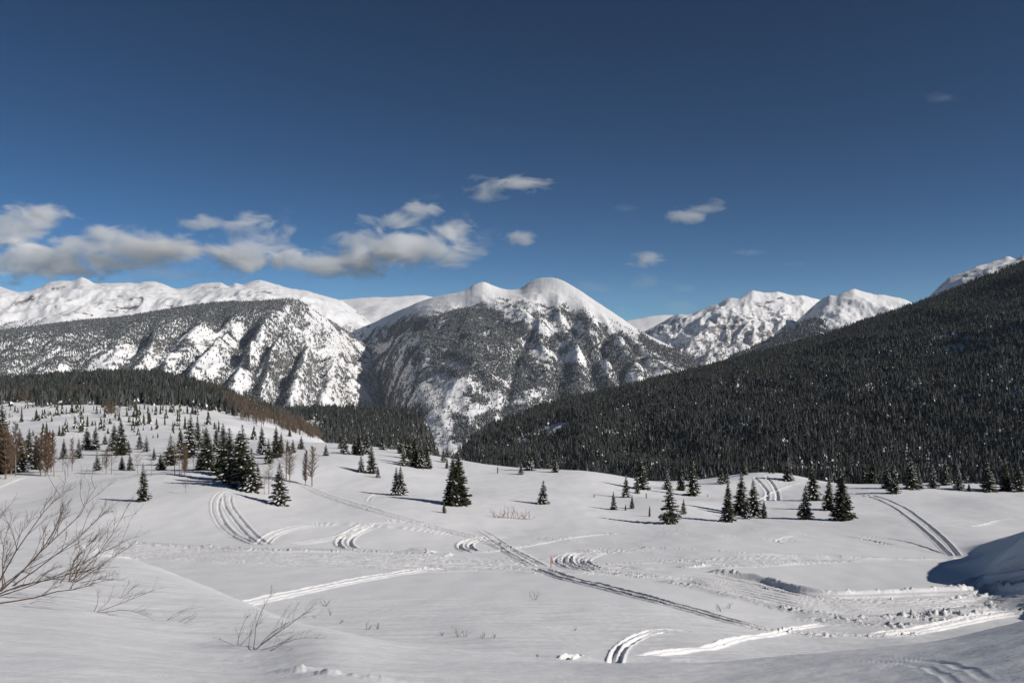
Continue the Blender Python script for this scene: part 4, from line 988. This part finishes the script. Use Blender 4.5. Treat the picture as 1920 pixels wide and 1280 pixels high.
for (u, v, h, p, wf, lab) in ASP:
    place_tree(BARE[p], ("trunk", "branches"), "bare_aspen", u, v, h, lab, "bare aspen", "leafless aspens on the left", wf)

# ------------------------------------------------------------------ forests: masses of far trees
PROTO_USED = {}
def scatter_nodes(objs):
    g = bpy.data.node_groups.new("forest_scatter", 'GeometryNodeTree')
    g.interface.new_socket("Geometry", in_out='INPUT', socket_type='NodeSocketGeometry')
    g.interface.new_socket("Geometry", in_out='OUTPUT', socket_type='NodeSocketGeometry')
    i = g.nodes.new("NodeGroupInput"); o = g.nodes.new("NodeGroupOutput")
    m2p = g.nodes.new("GeometryNodeMeshToPoints")
    inst = g.nodes.new("GeometryNodeInstanceOnPoints"); inst.inputs["Pick Instance"].default_value = True
    jn = g.nodes.new("GeometryNodeJoinGeometry")
    for ob in objs:
        oi = g.nodes.new("GeometryNodeObjectInfo"); oi.inputs["Object"].default_value = ob; oi.inputs["As Instance"].default_value = True
        oi.transform_space = 'ORIGINAL'
        g.links.new(oi.outputs["Geometry"], jn.inputs[0])
    def attr(nm, ty):
        a = g.nodes.new("GeometryNodeInputNamedAttribute"); a.data_type = ty; a.inputs[0].default_value = nm
        return a.outputs[0]
    g.links.new(i.outputs[0], m2p.inputs[0]); g.links.new(m2p.outputs[0], inst.inputs["Points"])
    g.links.new(jn.outputs[0], inst.inputs["Instance"])
    g.links.new(attr("pick", 'INT'), inst.inputs["Instance Index"])
    g.links.new(attr("size", 'FLOAT_VECTOR'), inst.inputs["Scale"])
    g.links.new(attr("turn", 'FLOAT_VECTOR'), inst.inputs["Rotation"])
    g.links.new(inst.outputs[0], o.inputs[0])
    return g
def proto_objs(meshes, spots, label, group, hm):
    """the patterns of a forest are real trees of it, standing at given spots"""
    res = []
    for i, (me, (X, Y, Z)) in enumerate(zip(meshes, spots)):
        o = bpy.data.objects.new("spruce_tree", me); COL.objects.link(o); o.location = (X, Y, Z - .3); o.scale = (hm, hm, hm)
        tag(o, label[i], "spruce tree", group); res.append(o)
    return res
def forest(name, pts, hmean, objs, label, seed=1, hvar=0.45):
    r = np.random.default_rng(seed)
    n = len(pts)
    o = mesh_np(name, pts, None)
    h = hmean * np.clip(1 + hvar * r.normal(size=n), 0.35, 1.8) if np.isscalar(hmean) else hmean * np.clip(1 + hvar * r.normal(size=n), 0.35, 1.8)
    w = h * r.uniform(0.85, 1.3, n)
    me = o.data
    a = me.attributes.new("size", 'FLOAT_VECTOR', 'POINT'); a.data.foreach_set("vector", np.stack([w, w, h], 1).astype(np.float32).ravel())
    t = np.zeros((n, 3), np.float32); t[:, 2] = r.uniform(0, 6.28, n)
    a = me.attributes.new("turn", 'FLOAT_VECTOR', 'POINT'); a.data.foreach_set("vector", t.ravel())
    a = me.attributes.new("pick", 'INT', 'POINT'); a.data.foreach_set("value", r.integers(0, len(objs), n).astype(np.int32))
    md = o.modifiers.new("trees", 'NODES'); md.node_group = scatter_nodes(objs)
    tag(o, label, kind='stuff')
    return o
def ell(u, v, cu, cv, ru, rv, ang=0.0):
    """soft ellipse"""
    c, s = math.cos(math.radians(ang)), math.sin(math.radians(ang))
    du = (u - cu) * c + (v - cv) * s; dv = -(u - cu) * s + (v - cv) * c
    return 1 - sstep(0.7, 1.25, np.sqrt((du / ru) ** 2 + (dv / rv) ** 2))
def sheet_points(S, n, dens, seed, tmin=0.0, tmax=1.0):
    r = np.random.default_rng(seed)
    # sample evenly over the ground area
    A = np.abs((S.X[:-1, 1:] - S.X[:-1, :-1]) * (S.Y[1:, :-1] - S.Y[:-1, :-1]))[:S.nt - 1]
    cdf = np.cumsum(A.ravel()); cdf /= cdf[-1]
    idx = np.searchsorted(cdf, r.random(n)); it = idx // A.shape[1]; iu = idx % A.shape[1]
    t = (it + r.random(n)) / (S.nt - 1); u = S.u[0] + (iu + r.random(n)) * (S.u[1] - S.u[0])
    X = sheet_sample(S, u, t, S.X); Y = sheet_sample(S, u, t, S.Y); Z = sheet_sample(S, u, t, S.Z); rd = sheet_sample(S, u, t, S.rd)
    uu = 960 + F * X / Y; vv = HV - F * Z / Y
    d = dens(uu, vv, X, Y, Z, rd, t)
    k = (r.random(n) < d) & (t >= tmin) & (t <= tmax)
    return np.stack([X, Y, Z - .3], 1)[k]

fp = proto_objs(FARM, [hit(1120, 880, 200, 260), hit(1230, 900, 200, 260), hit(1320, 893, 200, 262), hit(1600, 903, 200, 250)],
  ["small spruce on the crest between the rounded dark one and the cone shaped one", "small spruce on the crest right of the dark ridge top pair", "small spruce on the crest just left of the rutted knoll", "small spruce on the crest just left of the right edge row"], "small spruces on the crest", 4.0)
# dark forest on the right
def d_slope(u, v, X, Y, Z, rd, t):
    d = 0.93 + 0 * u
    d = d * (1 - 0.96 * ell(u, v, 1035, 805, 34, 9, -18)) * (1 - 0.7 * ell(u, v, 980, 826, 14, 6)) * (1 - 0.85 * ell(u, v, 928, 838, 9, 4))
    d = d * (1 - 0.75 * ell(u, v, 1775, 633, 24, 5, 3)) * (1 - 0.8 * ell(u, v, 1900, 630, 20, 5)) * (1 - 0.6 * ell(u, v, 1800, 652, 10, 5)) * (1 - .5 * ell(u, v, 1840, 672, 16, 10))
    d = d * (0.55 + 0.45 * sstep(-0.42, -0.05, fbm(X / 60, Y / 70, 3, 3)))
    return d
P = sheet_points(slope, 185000, d_slope, 21)
forest("slope_forest", P, 8.6 * (1 + .3 * fbm(P[:, 0] / 120, P[:, 1] / 160, 3, 6)), fp, "dense dark spruce forest covering the long slope on the right", 31)
P = sheet_points(shelf, 14000, lambda u, v, X, Y, Z, rd, t: 0.85 * (1 - .95 * ell(u, v, 590, 797, 30, 10, 5)) * (1 - sstep(812, 835, u)), 22)
forest("shelf_forest", P, 10.0, fp, "dark spruce forest on the flat shelf at the foot of the white mountain", 32)
# wooded hill on the left
r = np.random.default_rng(23)
n = 80000
u = r.uniform(-250, 640, n); Y = np.sqrt(r.uniform(430 ** 2, 1400 ** 2, n)); X = (u - 960) / F * Y; Z = ground(X, Y); v = HV - F * Z / Y
lim = 757 + 8 * noise(u / 60, Y * 0, 3) + np.clip(u - 330, 0, 999) * 0.16
d = sstep(6, -6, v - lim) * (0.35 + 0.65 * sstep(-.3, .1, noise(X / 50, Y / 50, 12)))
d = d * (1 - 0.9 * ell(u, v, 460, 765, 34, 18, 30)) * (1 - .8 * ell(u, v, 500, 765, 45, 8, 30)) * (1 - .8 * ell(u, v, 150, 742, 26, 7)) * (1 - .6 * ell(u, v, 235, 706, 20, 2.5))
d = np.where(u > 330, d * (0.5 + 0.5 * sstep(-.1, .3, noise(X / 30, Y / 60, 14))), d)
k = (r.random(n) < d * 0.9) & (Y > 500)
forest("hill_forest", np.stack([X, Y, Z - .3], 1)[k], 7.5, fp, "dense dark spruce wood covering the low hill on the left", 33)
# leafless aspen groves, brown patches
def grove_mesh(seed):
    rr = random.Random(seed); b = MB()
    b.tube([(0, 0, -.05), (0, 0, .5)], [.015, .01], 3)
    for i in range(34):
        z = rr.uniform(.15, .8); a = rr.uniform(0, 6.28); ln = rr.uniform(.12, .3)
        b.tube([(0, 0, z), (math.cos(a) * ln, math.sin(a) * ln, z + ln * rr.uniform(.5, 1.2))], [.012, .005], 3)
    return b.mesh("bare_aspen", [M_GROVE], link=False)
gm = [grove_mesh(400), grove_mesh(401)]
gp = []
for me, (uu, vv) in zip(gm, ((208, 777), (452, 790))):
    X_, Y_, Z_ = hit(uu, vv); o = bpy.data.objects.new("bare_aspen", me); COL.objects.link(o); o.location = (X_, Y_, Z_ - .1); o.scale = (7, 7, 7)
    tag(o, "small leafless aspen in the round brown grove on the open hillside" if uu < 300 else "small leafless aspen at the foot of the brown band right of the clump", "bare aspen", "leafless aspens at the rim of the brown groves"); gp.append(o)
n = 40000
u = r.uniform(-40, 650, n); Y = np.sqrt(r.uniform(330 ** 2, 1300 ** 2, n)); X = (u - 960) / F * Y; Z = ground(X, Y); v = HV - F * Z / Y
d = 0.5 * ell(u, v, 450, 770, 52, 14, 28) + 0.4 * ell(u, v, 540, 798, 70, 12, 16) + 0.4 * ell(u, v, 600, 815, 70, 10, 10) + .55 * ell(u, v, 150, 744, 34, 7) + .5 * ell(u, v, 420, 735, 50, 7, 12) + .6 * ell(u, v, 208, 777, 14, 5) + .5 * ell(u, v, 60, 752, 50, 5) + .4 * ell(u, v, 520, 772, 60, 5, 25)
d = d * sstep(-.15, .2, fbm(X / 22, Y / 40, 3, 19))
k = (r.random(n) < d) & (Y > 330)
forest("aspen_groves", np.stack([X, Y, Z - .1], 1)[k], 7.0, gp, "brown leafless aspen groves in patches over the left hillside", 34)

# trees of the big mountains
mp = proto_objs(MTNM, [hit(1100, 878, 200, 262), hit(1290, 896, 200, 262), hit(1250, 900, 200, 262)], ["tiny spruce on the crest right of the rounded dark one", "tiny spruce on the crest left of the rutted knoll", "tiny spruce on the crest left of the dark edge trees"], "small spruces on the crest", 3.0)
def d_left(u, v, X, Y, Z, rd, t):
    crest = np.interp(u, [0, 200, 300, 400, 480, 545, 600, 700], [620, 598, 583, 568, 566, 561, 590, 660])
    depth = v - crest
    edge = np.interp(u, [0, 100, 200, 300, 400, 450, 500, 560, 700], [95, 80, 58, 44, 34, 22, 12, 2, 0])
    top = 1 - sstep(edge * .75, edge * 1.25 + 4, depth + 16 * noise(X / 160, Y / 200, 5))
    gul = sstep(0.12, -0.12, rd + 0.12 * noise(X / 90, Y / 90, 7))
    patch = sstep(0.0, 0.3, noise(X / 260, Y / 320, 8))
    g, sd = carve_field(u, t, GUL_LEFT)
    gl = np.clip(g / 130, 0, 1) * sstep(-1.2, .3, sd)
    D = 0.30 + 0.75 * top + 0.55 * gl + .12 * gul
    D = D - .22 * ell(u, v, 620, 640, 60, 60, 35) + .35 * ell(u, v, 520, 665, 30, 45, 20) - .15 * ell(u, v, 220, 670, 60, 25, -20) - .12 * ell(u, v, 400, 650, 60, 30, -30)
    return clump(D, X, Y)
def clump(D, X, Y, soft=.18):
    n = fbm((X - .2 * Y) / 120, Y / 170, 4, 81, .6) * 1.15
    return np.clip(0.94 * sstep(-soft, soft, n + (D - .5) * 1.25) + .045, 0, .96)
P = sheet_points(left_mtn, 330000, d_left, 41)
print("left trees", len(P))
forest("left_mountain_trees", P, 10.5, mp, "dark spruce woods covering the gullies and the back of the left mountain", 35)
def d_center(u, v, X, Y, Z, rd, t):
    tl = np.interp(u, [640, 700, 760, 830, 880, 980, 1010, 1060, 1110, 1160, 1250], [640, 618, 590, 590, 573, 563, 575, 575, 590, 606, 648])
    below = sstep(-4, 8, v - tl + 9 * noise(X / 120, Y / 150, 5))
    g, sd = carve_field(u, t, GUL_CEN)
    D = 0.40 + 0 * u + .2 * np.clip(g / 90, 0, 1)
    D = D + .30 * ell(u, v, 900, 625, 125, 48, 8) + .25 * ell(u, v, 940, 690, 190, 30, 6) + .25 * ell(u, v, 1060, 735, 120, 32, -12) - .15 * ell(u, v, 735, 690, 40, 60, -30)
    D = D + .35 * ell(u, v, 1260, 665, 70, 14, 28) + .2 * ell(u, v, 1110, 620, 60, 12, 35) + .2 * ell(u, v, 1150, 665, 90, 14, 30) + .3 * ell(u, v, 930, 790, 60, 22, -20)
    D = D - .38 * ell(u, v, 830, 740, 48, 36, 0) - .22 * ell(u, v, 1000, 595, 60, 26, 20) - .35 * ell(u, v, 1085, 608, 24, 10, 40) - .22 * ell(u, v, 975, 745, 60, 10, -15) - .25 * ell(u, v, 1215, 690, 30, 12, 20) - .5 * ell(u, v, 825, 800, 28, 26) - .2 * ell(u, v, 1140, 600, 60, 20, 30) - .2 * ell(u, v, 1040, 670, 60, 10, 10)
    return clump(D, X + .45 * Y, Y, .30) * below
P = sheet_points(center_mtn, 330000, d_center, 42)
print("center trees", len(P))
forest("center_mountain_trees", P, 10.5, mp, "dark spruce woods in bands over the central mountain", 36)
P = sheet_points(dark_spur, 60000, lambda u, v, X, Y, Z, rd, t: 0.95 * sstep(-.4, .1, noise(X / 90, Y / 90, 4)), 43)
forest("ridge_trees", P, 17.0, mp, "dark spruce woods on the shaded ridge between the peaks", 37)
P = sheet_points(far_left, 60000, lambda u, v, X, Y, Z, rd, t: 0.7 * sstep(598, 612, v + 8 * noise(X / 300, Y / 300, 3)) * (u < 160) + .22 * sstep(600, 625, v) * (u > 540), 44)
forest("far_range_trees", P, 13.0, mp, "thin dark trees low on the far snow range", 38)
P = sheet_points(right_back, 60000, lambda u, v, X, Y, Z, rd, t: 0.45 * sstep(600, 660, v + 14 * noise(X / 200, Y / 200, 3)), 45)
forest("craggy_peak_trees", P, 13.0, mp, "thin dark trees low on the craggy peak", 39)

# ------------------------------------------------------------------ shrubs
def px_point(u, v, Y): return Vector(((u - 960) / F * Y, Y, -(v - HV) / F * Y))
def branch(mb, p0, p1, r0, depth, rnd, curl=0.12, nsub=5):
    d = p1 - p0; L = d.length
    if L < 1e-4: return
    side = Vector((rnd.uniform(-1, 1), rnd.uniform(-1, 1), rnd.uniform(-.3, 1))).normalized()
    n = 6
    pts = []
    for i in range(n + 1):
        t = i / n
        pts.append(p0 + d * t + side * (L * curl * math.sin(math.pi * t)) + Vector((rnd.uniform(-1, 1), rnd.uniform(-1, 1), rnd.uniform(-1, 1))) * L * .012)
    mb.tube(pts, [r0 * (1 - .8 * i / n) for i in range(n + 1)], 5 if r0 > .004 else 3)
    if depth <= 0: return
    for k in range(nsub):
        t = rnd.uniform(.25, .95); i = min(int(t * n), n - 1); q = pts[i].lerp(pts[i + 1], t * n - i)
        dd = (d.normalized() + Vector((rnd.uniform(-.75, .75), rnd.uniform(-.6, .6), rnd.uniform(-.45, .85)))).normalized()
        ln = L * rnd.uniform(.18, .45) * (1.1 - t * .5)
        branch(mb, q, q + dd * ln, r0 * .52 * (1 - .45 * t), depth - 1, rnd, curl, max(2, nsub - 1))
def shrub(label, stems, r0=0.006, depth=2, nsub=5, seed=1, mtl=M_TWIG, group="bare willow shrubs poking out of the near snow", ymin=6, name="willow_shrub"):
    rnd = random.Random(seed)
    u, v = stems[0][0]
    X, Y, Z = hit(u, v, ymin)
    if ymin == 6: r0 = r0 * 1.0 * Y / 11; nsub += 1
    e = bpy.data.objects.new(name, None); COL.objects.link(e); e.location = (X, Y, Z); e.empty_display_size = .1
    tag(e, label, "shrub", group)
    for (root, tip) in stems:
        x, y, z = hit(root[0], root[1], ymin)
        p0 = Vector((x, y, z - .04)); p1 = px_point(tip[0], tip[1], y + rnd.uniform(-.12, .12) * (Y / 12))
        gz = float(ground(p1.x, p1.y))
        if p1.z < gz + .03: p1.z = gz + .03
        mb = MB(); branch(mb, p0 - e.location, p1 - e.location, r0 * rnd.uniform(.75, 1.15), depth, rnd, .13, nsub + 2)
        mb.mesh("stem", [mtl], smooth=True, parent=e)
    return e
shrub("large leafless willow leaning right from the left border", [((-25,1122),(188,905)),((-15,1115),(142,898)),((-20,1118),(243,1000)),((0,1108),(120,940)),((-10,1112),(225,1062)),((5,1105),(60,975)),((-5,1108),(165,1010)),((-20,1118),(150,1085)),((10,1100),(25,960)),((20,1098),(205,950)),((-30,1130),(180,1095))], 0.010, 3, 6, 11)
shrub("leafless willow rising right beside the large one", [((133,1090),(248,940)),((138,1088),(222,975)),((130,1090),(190,1000)),((140,1090),(245,1025)),((135,1092),(205,1060)),((128,1090),(160,1035)),((140,1092),(215,1085)),((110,1092),(150,1020))], 0.007, 3, 5, 12)
shrub("few bare twigs reaching in over the left border", [((-60,1010),(27,932)),((-60,1015),(16,985)),((-70,1015),(20,1015))], 0.005, 2, 4, 13)
shrub("low bare branches spread on the snow right of the large willow", [((178,1147),(292,1104)),((178,1147),(213,1098)),((180,1147),(288,1166)),((176,1146),(182,1108)),((185,1150),(222,1168)),((50,1130),(112,1155))], 0.0042, 2, 4, 14)
shrub("small bare fork behind the low spread branches", [((225,1122),(262,1092)),((225,1122),(244,1088)),((228,1122),(290,1110))], 0.0035, 2, 4, 15)
shrub("thin arching twigs between the two nearer willows", [((312,1162),(392,1137)),((330,1166),(372,1148)),((345,1168),(378,1150)),((308,1160),(345,1145))], 0.003, 1, 4, 16)
shrub("open leafless willow sapling leaning right at bottom left of centre", [((474,1217),(592,1132)),((474,1217),(512,1112)),((480,1214),(615,1150)),((500,1222),(606,1197)),((478,1218),(560,1185)),((476,1216),(545,1160)),((495,1225),(545,1220))], 0.006, 2, 5, 17)
shrub("thin upright stems left of the willow sapling", [((446,1211),(472,1146)),((446,1211),(492,1160)),((466,1215),(482,1150)),((445,1210),(400,1195))], 0.0045, 2, 4, 18)
tw = [((610,1136),22,"forked dry twig above the willow sapling"),((618,1153),18,"second dry twig right of the willow sapling"),((588,1158),10,"tiny dry twig right of the sapling's tips"),((690,1180),26,"spread of dry twigs below the straight bright rut, left"),((706,1179),20,"upright dry twig right in the spread below the straight rut"),((858,1193),28,"dry twig with curled heads at the bottom centre"),((872,1193),26,"reddish dry twig right beside the curled one"),((904,1196),16,"small dry twig right of the reddish one"),((925,1196),15,"faint twig at the right end of the bottom centre row"),((1003,1124),26,"faint forked twig alone left of the dark double rut"),((1078,1181),9,"tiny twig tuft alone right of the bottom centre"),((1350,1146),26,"faint forked twig between the dark ruts on the right"),((1366,1140),18,"thin twig right of the faint forked one"),((1008,1231),9,"tiny twig near the near crest at the bottom"),((830,1192),14,"low dry twig left end of the bottom centre row"),((640,1168),8,"tiny twig tuft below the second dry twig")]
for i, ((u, v), h, lab) in enumerate(tw):
    rnd = random.Random(500 + i)
    shrub(lab, [((u + rnd.uniform(-3, 3), v), (u + rnd.uniform(-.5, .6) * h, v - h * rnd.uniform(.35, .75))) for _ in range(4)], 0.002 + .00022 * hit(u, v, 10)[1], 1, 4, 600 + i, M_TWIG_RED if i in (5, 6) else M_TWIG, "dry twigs sticking out of the snow", ymin=10 if v > 1150 or u < 700 else 26, name="dry_twig")
sh = []
rnd = random.Random(9)
for i in range(30):
    u = 925 + 72 * (i / 29); v = 970 + 4 * (i / 29); k = math.sin(math.pi * (i + 3) / 36)
    sh.append(((u, v), (u + rnd.uniform(-14, 16), v - rnd.uniform(10, 28) * (.4 + .6 * k))))
shrub("wide reddish tan leafless shrub in the middle of the field", sh, 0.035, 1, 5, 21, M_TWIG_RED, "bare shrubs in the field", ymin=60)

# ------------------------------------------------------------------ posts, snags and snow blocks
def post(name, u, v, hpx, wpx, mtl, label, cat, group, taper=.8, ymin=60):
    X, Y, Z = hit(u, v, ymin); h = hpx * Y / F; w = wpx * Y / F / 2
    b = MB(); rnd = random.Random(int(u))
    zs = [-.3, h * .3, h * .7, h * .96, h]
    b.tube([(rnd.uniform(-.04, .04) * w, rnd.uniform(-.04, .04) * w, z) for z in zs], [w, w * .95, w * (.5 + .5 * taper), w * taper, w * taper * .4], 8)
    o = b.mesh(name, [mtl], smooth=True); o.location = (X, Y, Z); o.rotation_euler[1] = rnd.uniform(-.04, .04)
    return tag(o, label, cat, group)
post("snow_stake", 1033, 1065, 24, 1.9, M_STAKE, "thin orange marker stake beside the turning circle", "stake", None, .9)
post("wooden_post", 933, 887, 12, 2.2, M_STUMP, "thin grey post on the crest left of the centre spruces", "post", "thin posts standing in the field")
post("dead_snag", 1218, 968, 20, 4.2, M_STUMP, "thick broken snag standing left of the ragged open spruce", "snag", None, .3)
post("wooden_post", 1212, 934, 10, 2.0, M_STUMP, "short dark post on the slope above the broken snag", "post", "thin posts standing in the field")
post("wooden_post", 1114, 932, 6, 1.8, M_STUMP, "tiny post on open snow left of the cone shaped spruce", "post", "thin posts standing in the field")
post("wooden_post", 1327, 931, 4, 1.6, M_STUMP, "tiny post right of the broad dark spruce", "post", "thin posts standing in the field")
def block(u, v, wpx, label, seed):
    X, Y, Z = hit(u, v, 50); s = wpx * Y / F / 2
    rnd = random.Random(seed); b = MB()
    ring = []
    for (z, q) in ((-.3, 1.0), (.25, 1.05), (.75, .75), (1.0, .3)):
        ring.append([Vector((math.cos(a * .785) * s * q * rnd.uniform(.75, 1.15), math.sin(a * .785) * s * q * rnd.uniform(.6, 1), z * s * 1.1 + rnd.uniform(-.1, .1) * s)) for a in range(8)])
    for i in range(3):
        for k in range(8): b.face([ring[i][k], ring[i][(k + 1) % 8], ring[i + 1][(k + 1) % 8], ring[i + 1][k]])
    b.face(ring[3])
    o = b.mesh("snow_block", [M_SNOW]); o.location = (X, Y, Z + .12 * s)
    return tag(o, label, "snow block", "loose snow blocks on the lower road")
block(1797, 1123, 13, "largest loose snow block on the road beside the shaded bank", 1)
block(1857, 1131, 9, "snow block farthest right on the road, in the bank's shade", 2)
block(1672, 1123, 6, "small snow block under the road berm, left of the largest", 3)
block(1790, 1161, 7, "snow block on the rough near edge of the road", 4)
block(1318, 1061, 9, "snow block in the churned snow right of the turning circle", 5)
block(1302, 1063, 7, "smaller snow block left in the churned snow by the turning circle", 6)

# ------------------------------------------------------------------ clouds
def cloud_material(name, dens, wisp=0.5, seed=0.0, nscale=2.2):
    m = bpy.data.materials.new(name); m.use_nodes = True
    nt = m.node_tree; nt.nodes.clear()
    out = nt.nodes.new("ShaderNodeOutputMaterial"); pv = nt.nodes.new("ShaderNodeVolumePrincipled")
    pv.inputs["Color"].default_value = (0.995, 0.995, 0.995, 1); pv.inputs["Anisotropy"].default_value = 0.0
    tc = nt.nodes.new("ShaderNodeTexCoord")
    oi = nt.nodes.new("ShaderNodeObjectInfo")
    ad = nt.nodes.new("ShaderNodeVectorMath"); ad.operation = 'ADD'
    nt.links.new(oi.outputs["Location"], ad.inputs[1])
    sc = nt.nodes.new("ShaderNodeVectorMath"); sc.operation = 'SCALE'; sc.inputs[3].default_value = 1.0
    # noise in world size so puffs look alike in every cloud
    geo = nt.nodes.new("ShaderNodeNewGeometry")
    n = nt.nodes.new("ShaderNodeTexNoise"); n.inputs["Scale"].default_value = nscale / 1000.0; n.inputs["Detail"].default_value = 8; n.inputs["Roughness"].default_value = 0.62; n.inputs["Distortion"].default_value = 0.5
    mp = nt.nodes.new("ShaderNodeMapping"); mp.inputs["Scale"].default_value = (0.8, 0.8, 1.5); nt.links.new(geo.outputs["Position"], mp.inputs[0])
    nt.links.new(mp.outputs[0], n.inputs["Vector"])
    ln = nt.nodes.new("ShaderNodeVectorMath"); ln.operation = 'LENGTH'; nt.links.new(tc.outputs["Object"], ln.inputs[0])
    fall = math_node(nt, 'SUBTRACT', 1.0, ln.outputs["Value"])
    nn = math_node(nt, 'MULTIPLY', math_node(nt, 'SUBTRACT', n.outputs[0], 0.5), 2.6 * wisp + 0.9)
    s = math_node(nt, 'ADD', math_node(nt, 'MULTIPLY', fall, 1.0), nn)
    s = math_node(nt, 'SUBTRACT', s, 0.22 + .12 * wisp)
    s = math_node(nt, 'MULTIPLY', s, 1.9, clamp=True)
    edge = math_node(nt, 'MULTIPLY', fall, 6.0, clamp=True)
    s = math_node(nt, 'MULTIPLY', math_node(nt, 'MULTIPLY', s, edge), dens)
    nt.links.new(s, pv.inputs["Density"]); nt.links.new(pv.outputs[0], out.inputs["Volume"])
    m.cycles.volume_sampling = 'MULTIPLE_IMPORTANCE'
    return m
M_CLOUD = cloud_material("cloud_vapour", 0.0034, 0.8, nscale=1.2)
M_WISP = cloud_material("thin_cloud_vapour", 0.0003, 1.0, nscale=1.1)
CD = 24000.0
def cloud(puffs, label, mtl, depth=0.55):
    """a cloud is one mesh hull per puff group"""
    us = [p[0] for p in puffs]; 
    first = None
    for i, (u, v, w, h) in enumerate(puffs):
        Y = CD
        me = sphere_mesh("cloud", mtl)
        o = bpy.data.objects.new("cloud" if i == 0 else "puff", me); COL.objects.link(o)
        loc = px_point(u, v, Y); sc = (w * Y / F / 2 * 1.6, max(w, h) * Y / F / 2 * depth, h * Y / F / 2 * 1.5)
        if first is None:
            first = bpy.data.objects.new("cloud", None); COL.objects.link(first); first.location = loc
            tag(first, label, "cloud", "fair weather clouds low over the ridge line")
            o.name = "puff"
        o.parent = first; o.location = Vector(loc) - first.location; o.scale = sc
        if i: o.location.y += (i % 3 - 1) * 300
    return first
_sm = {}
def sphere_mesh(name, mtl):
    if mtl.name in _sm: return _sm[mtl.name]
    import bmesh
    bm = bmesh.new(); bmesh.ops.create_icosphere(bm, subdivisions=3, radius=1.0)
    me = bpy.data.meshes.new(name); bm.to_mesh(me); bm.free(); me.materials.append(mtl); _sm[mtl.name] = me
    return me
CLOUDS = [
 ([(30,425,170,75),(78,400,70,36)], "puffy white cloud at the left border", M_CLOUD),
 ([(60,492,280,66),(225,468,290,66),(330,452,110,44),(385,420,80,32)], "long grey white cloud bank low at left with a raised right tip", M_CLOUD),
 ([(320,512,260,40)], "thin low veil under the long left cloud bank", M_WISP),
 ([(470,455,135,88),(455,490,150,34)], "rounded heap cloud standing between the long banks", M_CLOUD),
 ([(536,412,40,54)], "faint torn wisp right above the rounded heap cloud", M_WISP),
 ([(640,492,240,50),(770,465,220,66),(852,432,90,62)], "long cloud bank left of the dome summit, rising to the right", M_CLOUD),
 ([(730,415,95,36),(795,392,75,40)], "slanted ragged cloud above the long bank", M_CLOUD),
 ([(815,367,60,18),(858,365,22,20)], "small ragged shred above the slanted cloud", M_WISP),
 ([(915,350,75,46),(985,345,90,34)], "oval white cloud highest above the twin summits", M_CLOUD),
 ([(912,442,42,38)], "pale shred at the right end of the long bank", M_WISP),
 ([(967,446,56,26)], "small bright oval puff above the dome summit's left shoulder", M_CLOUD),
 ([(1285,405,66,28),(1330,390,64,30)], "lone curved white cloud right of centre", M_CLOUD),
 ([(1216,487,68,24)], "small bright puff above the notch between mountains", M_CLOUD),
 ([(1207,527,92,30)], "soft flat cloud under the small bright puff", M_WISP),
 ([(1105,541,100,26)], "faint flat cloud touching the dome mountain's right slope", M_WISP),
 ([(1286,541,60,18)], "very faint streak right of the soft flat cloud", M_WISP),
 ([(1275,576,80,20),(1170,580,60,18)], "pale streak just above the distant ridge", M_WISP),
 ([(1172,390,54,16)], "faint streak left of the lone curved cloud", M_WISP),
 ([(1392,473,80,13)], "thin flat streak above the craggy peak", M_WISP),
 ([(1502,494,52,15)], "faint slanted streak right above the craggy peak", M_WISP),
 ([(1785,182,80,30)], "faint wisp alone high in the right of the sky", M_WISP),
]
for pf, lab, m in CLOUDS: cloud(pf, lab, m)

# ------------------------------------------------------------------ air
me = bpy.data.meshes.new("haze")
x0, x1, y0, y1, z0, z1 = -15000, 15000, -300, 17500, -1400, 940
import bmesh
bm = bmesh.new(); bmesh.ops.create_cube(bm, size=1.0)
for q in bm.verts: q.co = ((x0, x1)[q.co.x > 0], (y0, y1)[q.co.y > 0], (z0, z1)[q.co.z > 0])
bm.to_mesh(me); bm.free()
hz = bpy.data.objects.new("haze", me); COL.objects.link(hz)
mh = bpy.data.materials.new("haze"); mh.use_nodes = True; nt = mh.node_tree; nt.nodes.clear()
pv = nt.nodes.new("ShaderNodeVolumePrincipled"); pv.inputs["Density"].default_value = 1.4e-5; pv.inputs["Color"].default_value = (0.75, 0.84, 0.96, 1)
oo = nt.nodes.new("ShaderNodeOutputMaterial"); nt.links.new(pv.outputs[0], oo.inputs["Volume"]); me.materials.append(mh)
tag(hz, "thin blue air over the valley", kind='stuff')
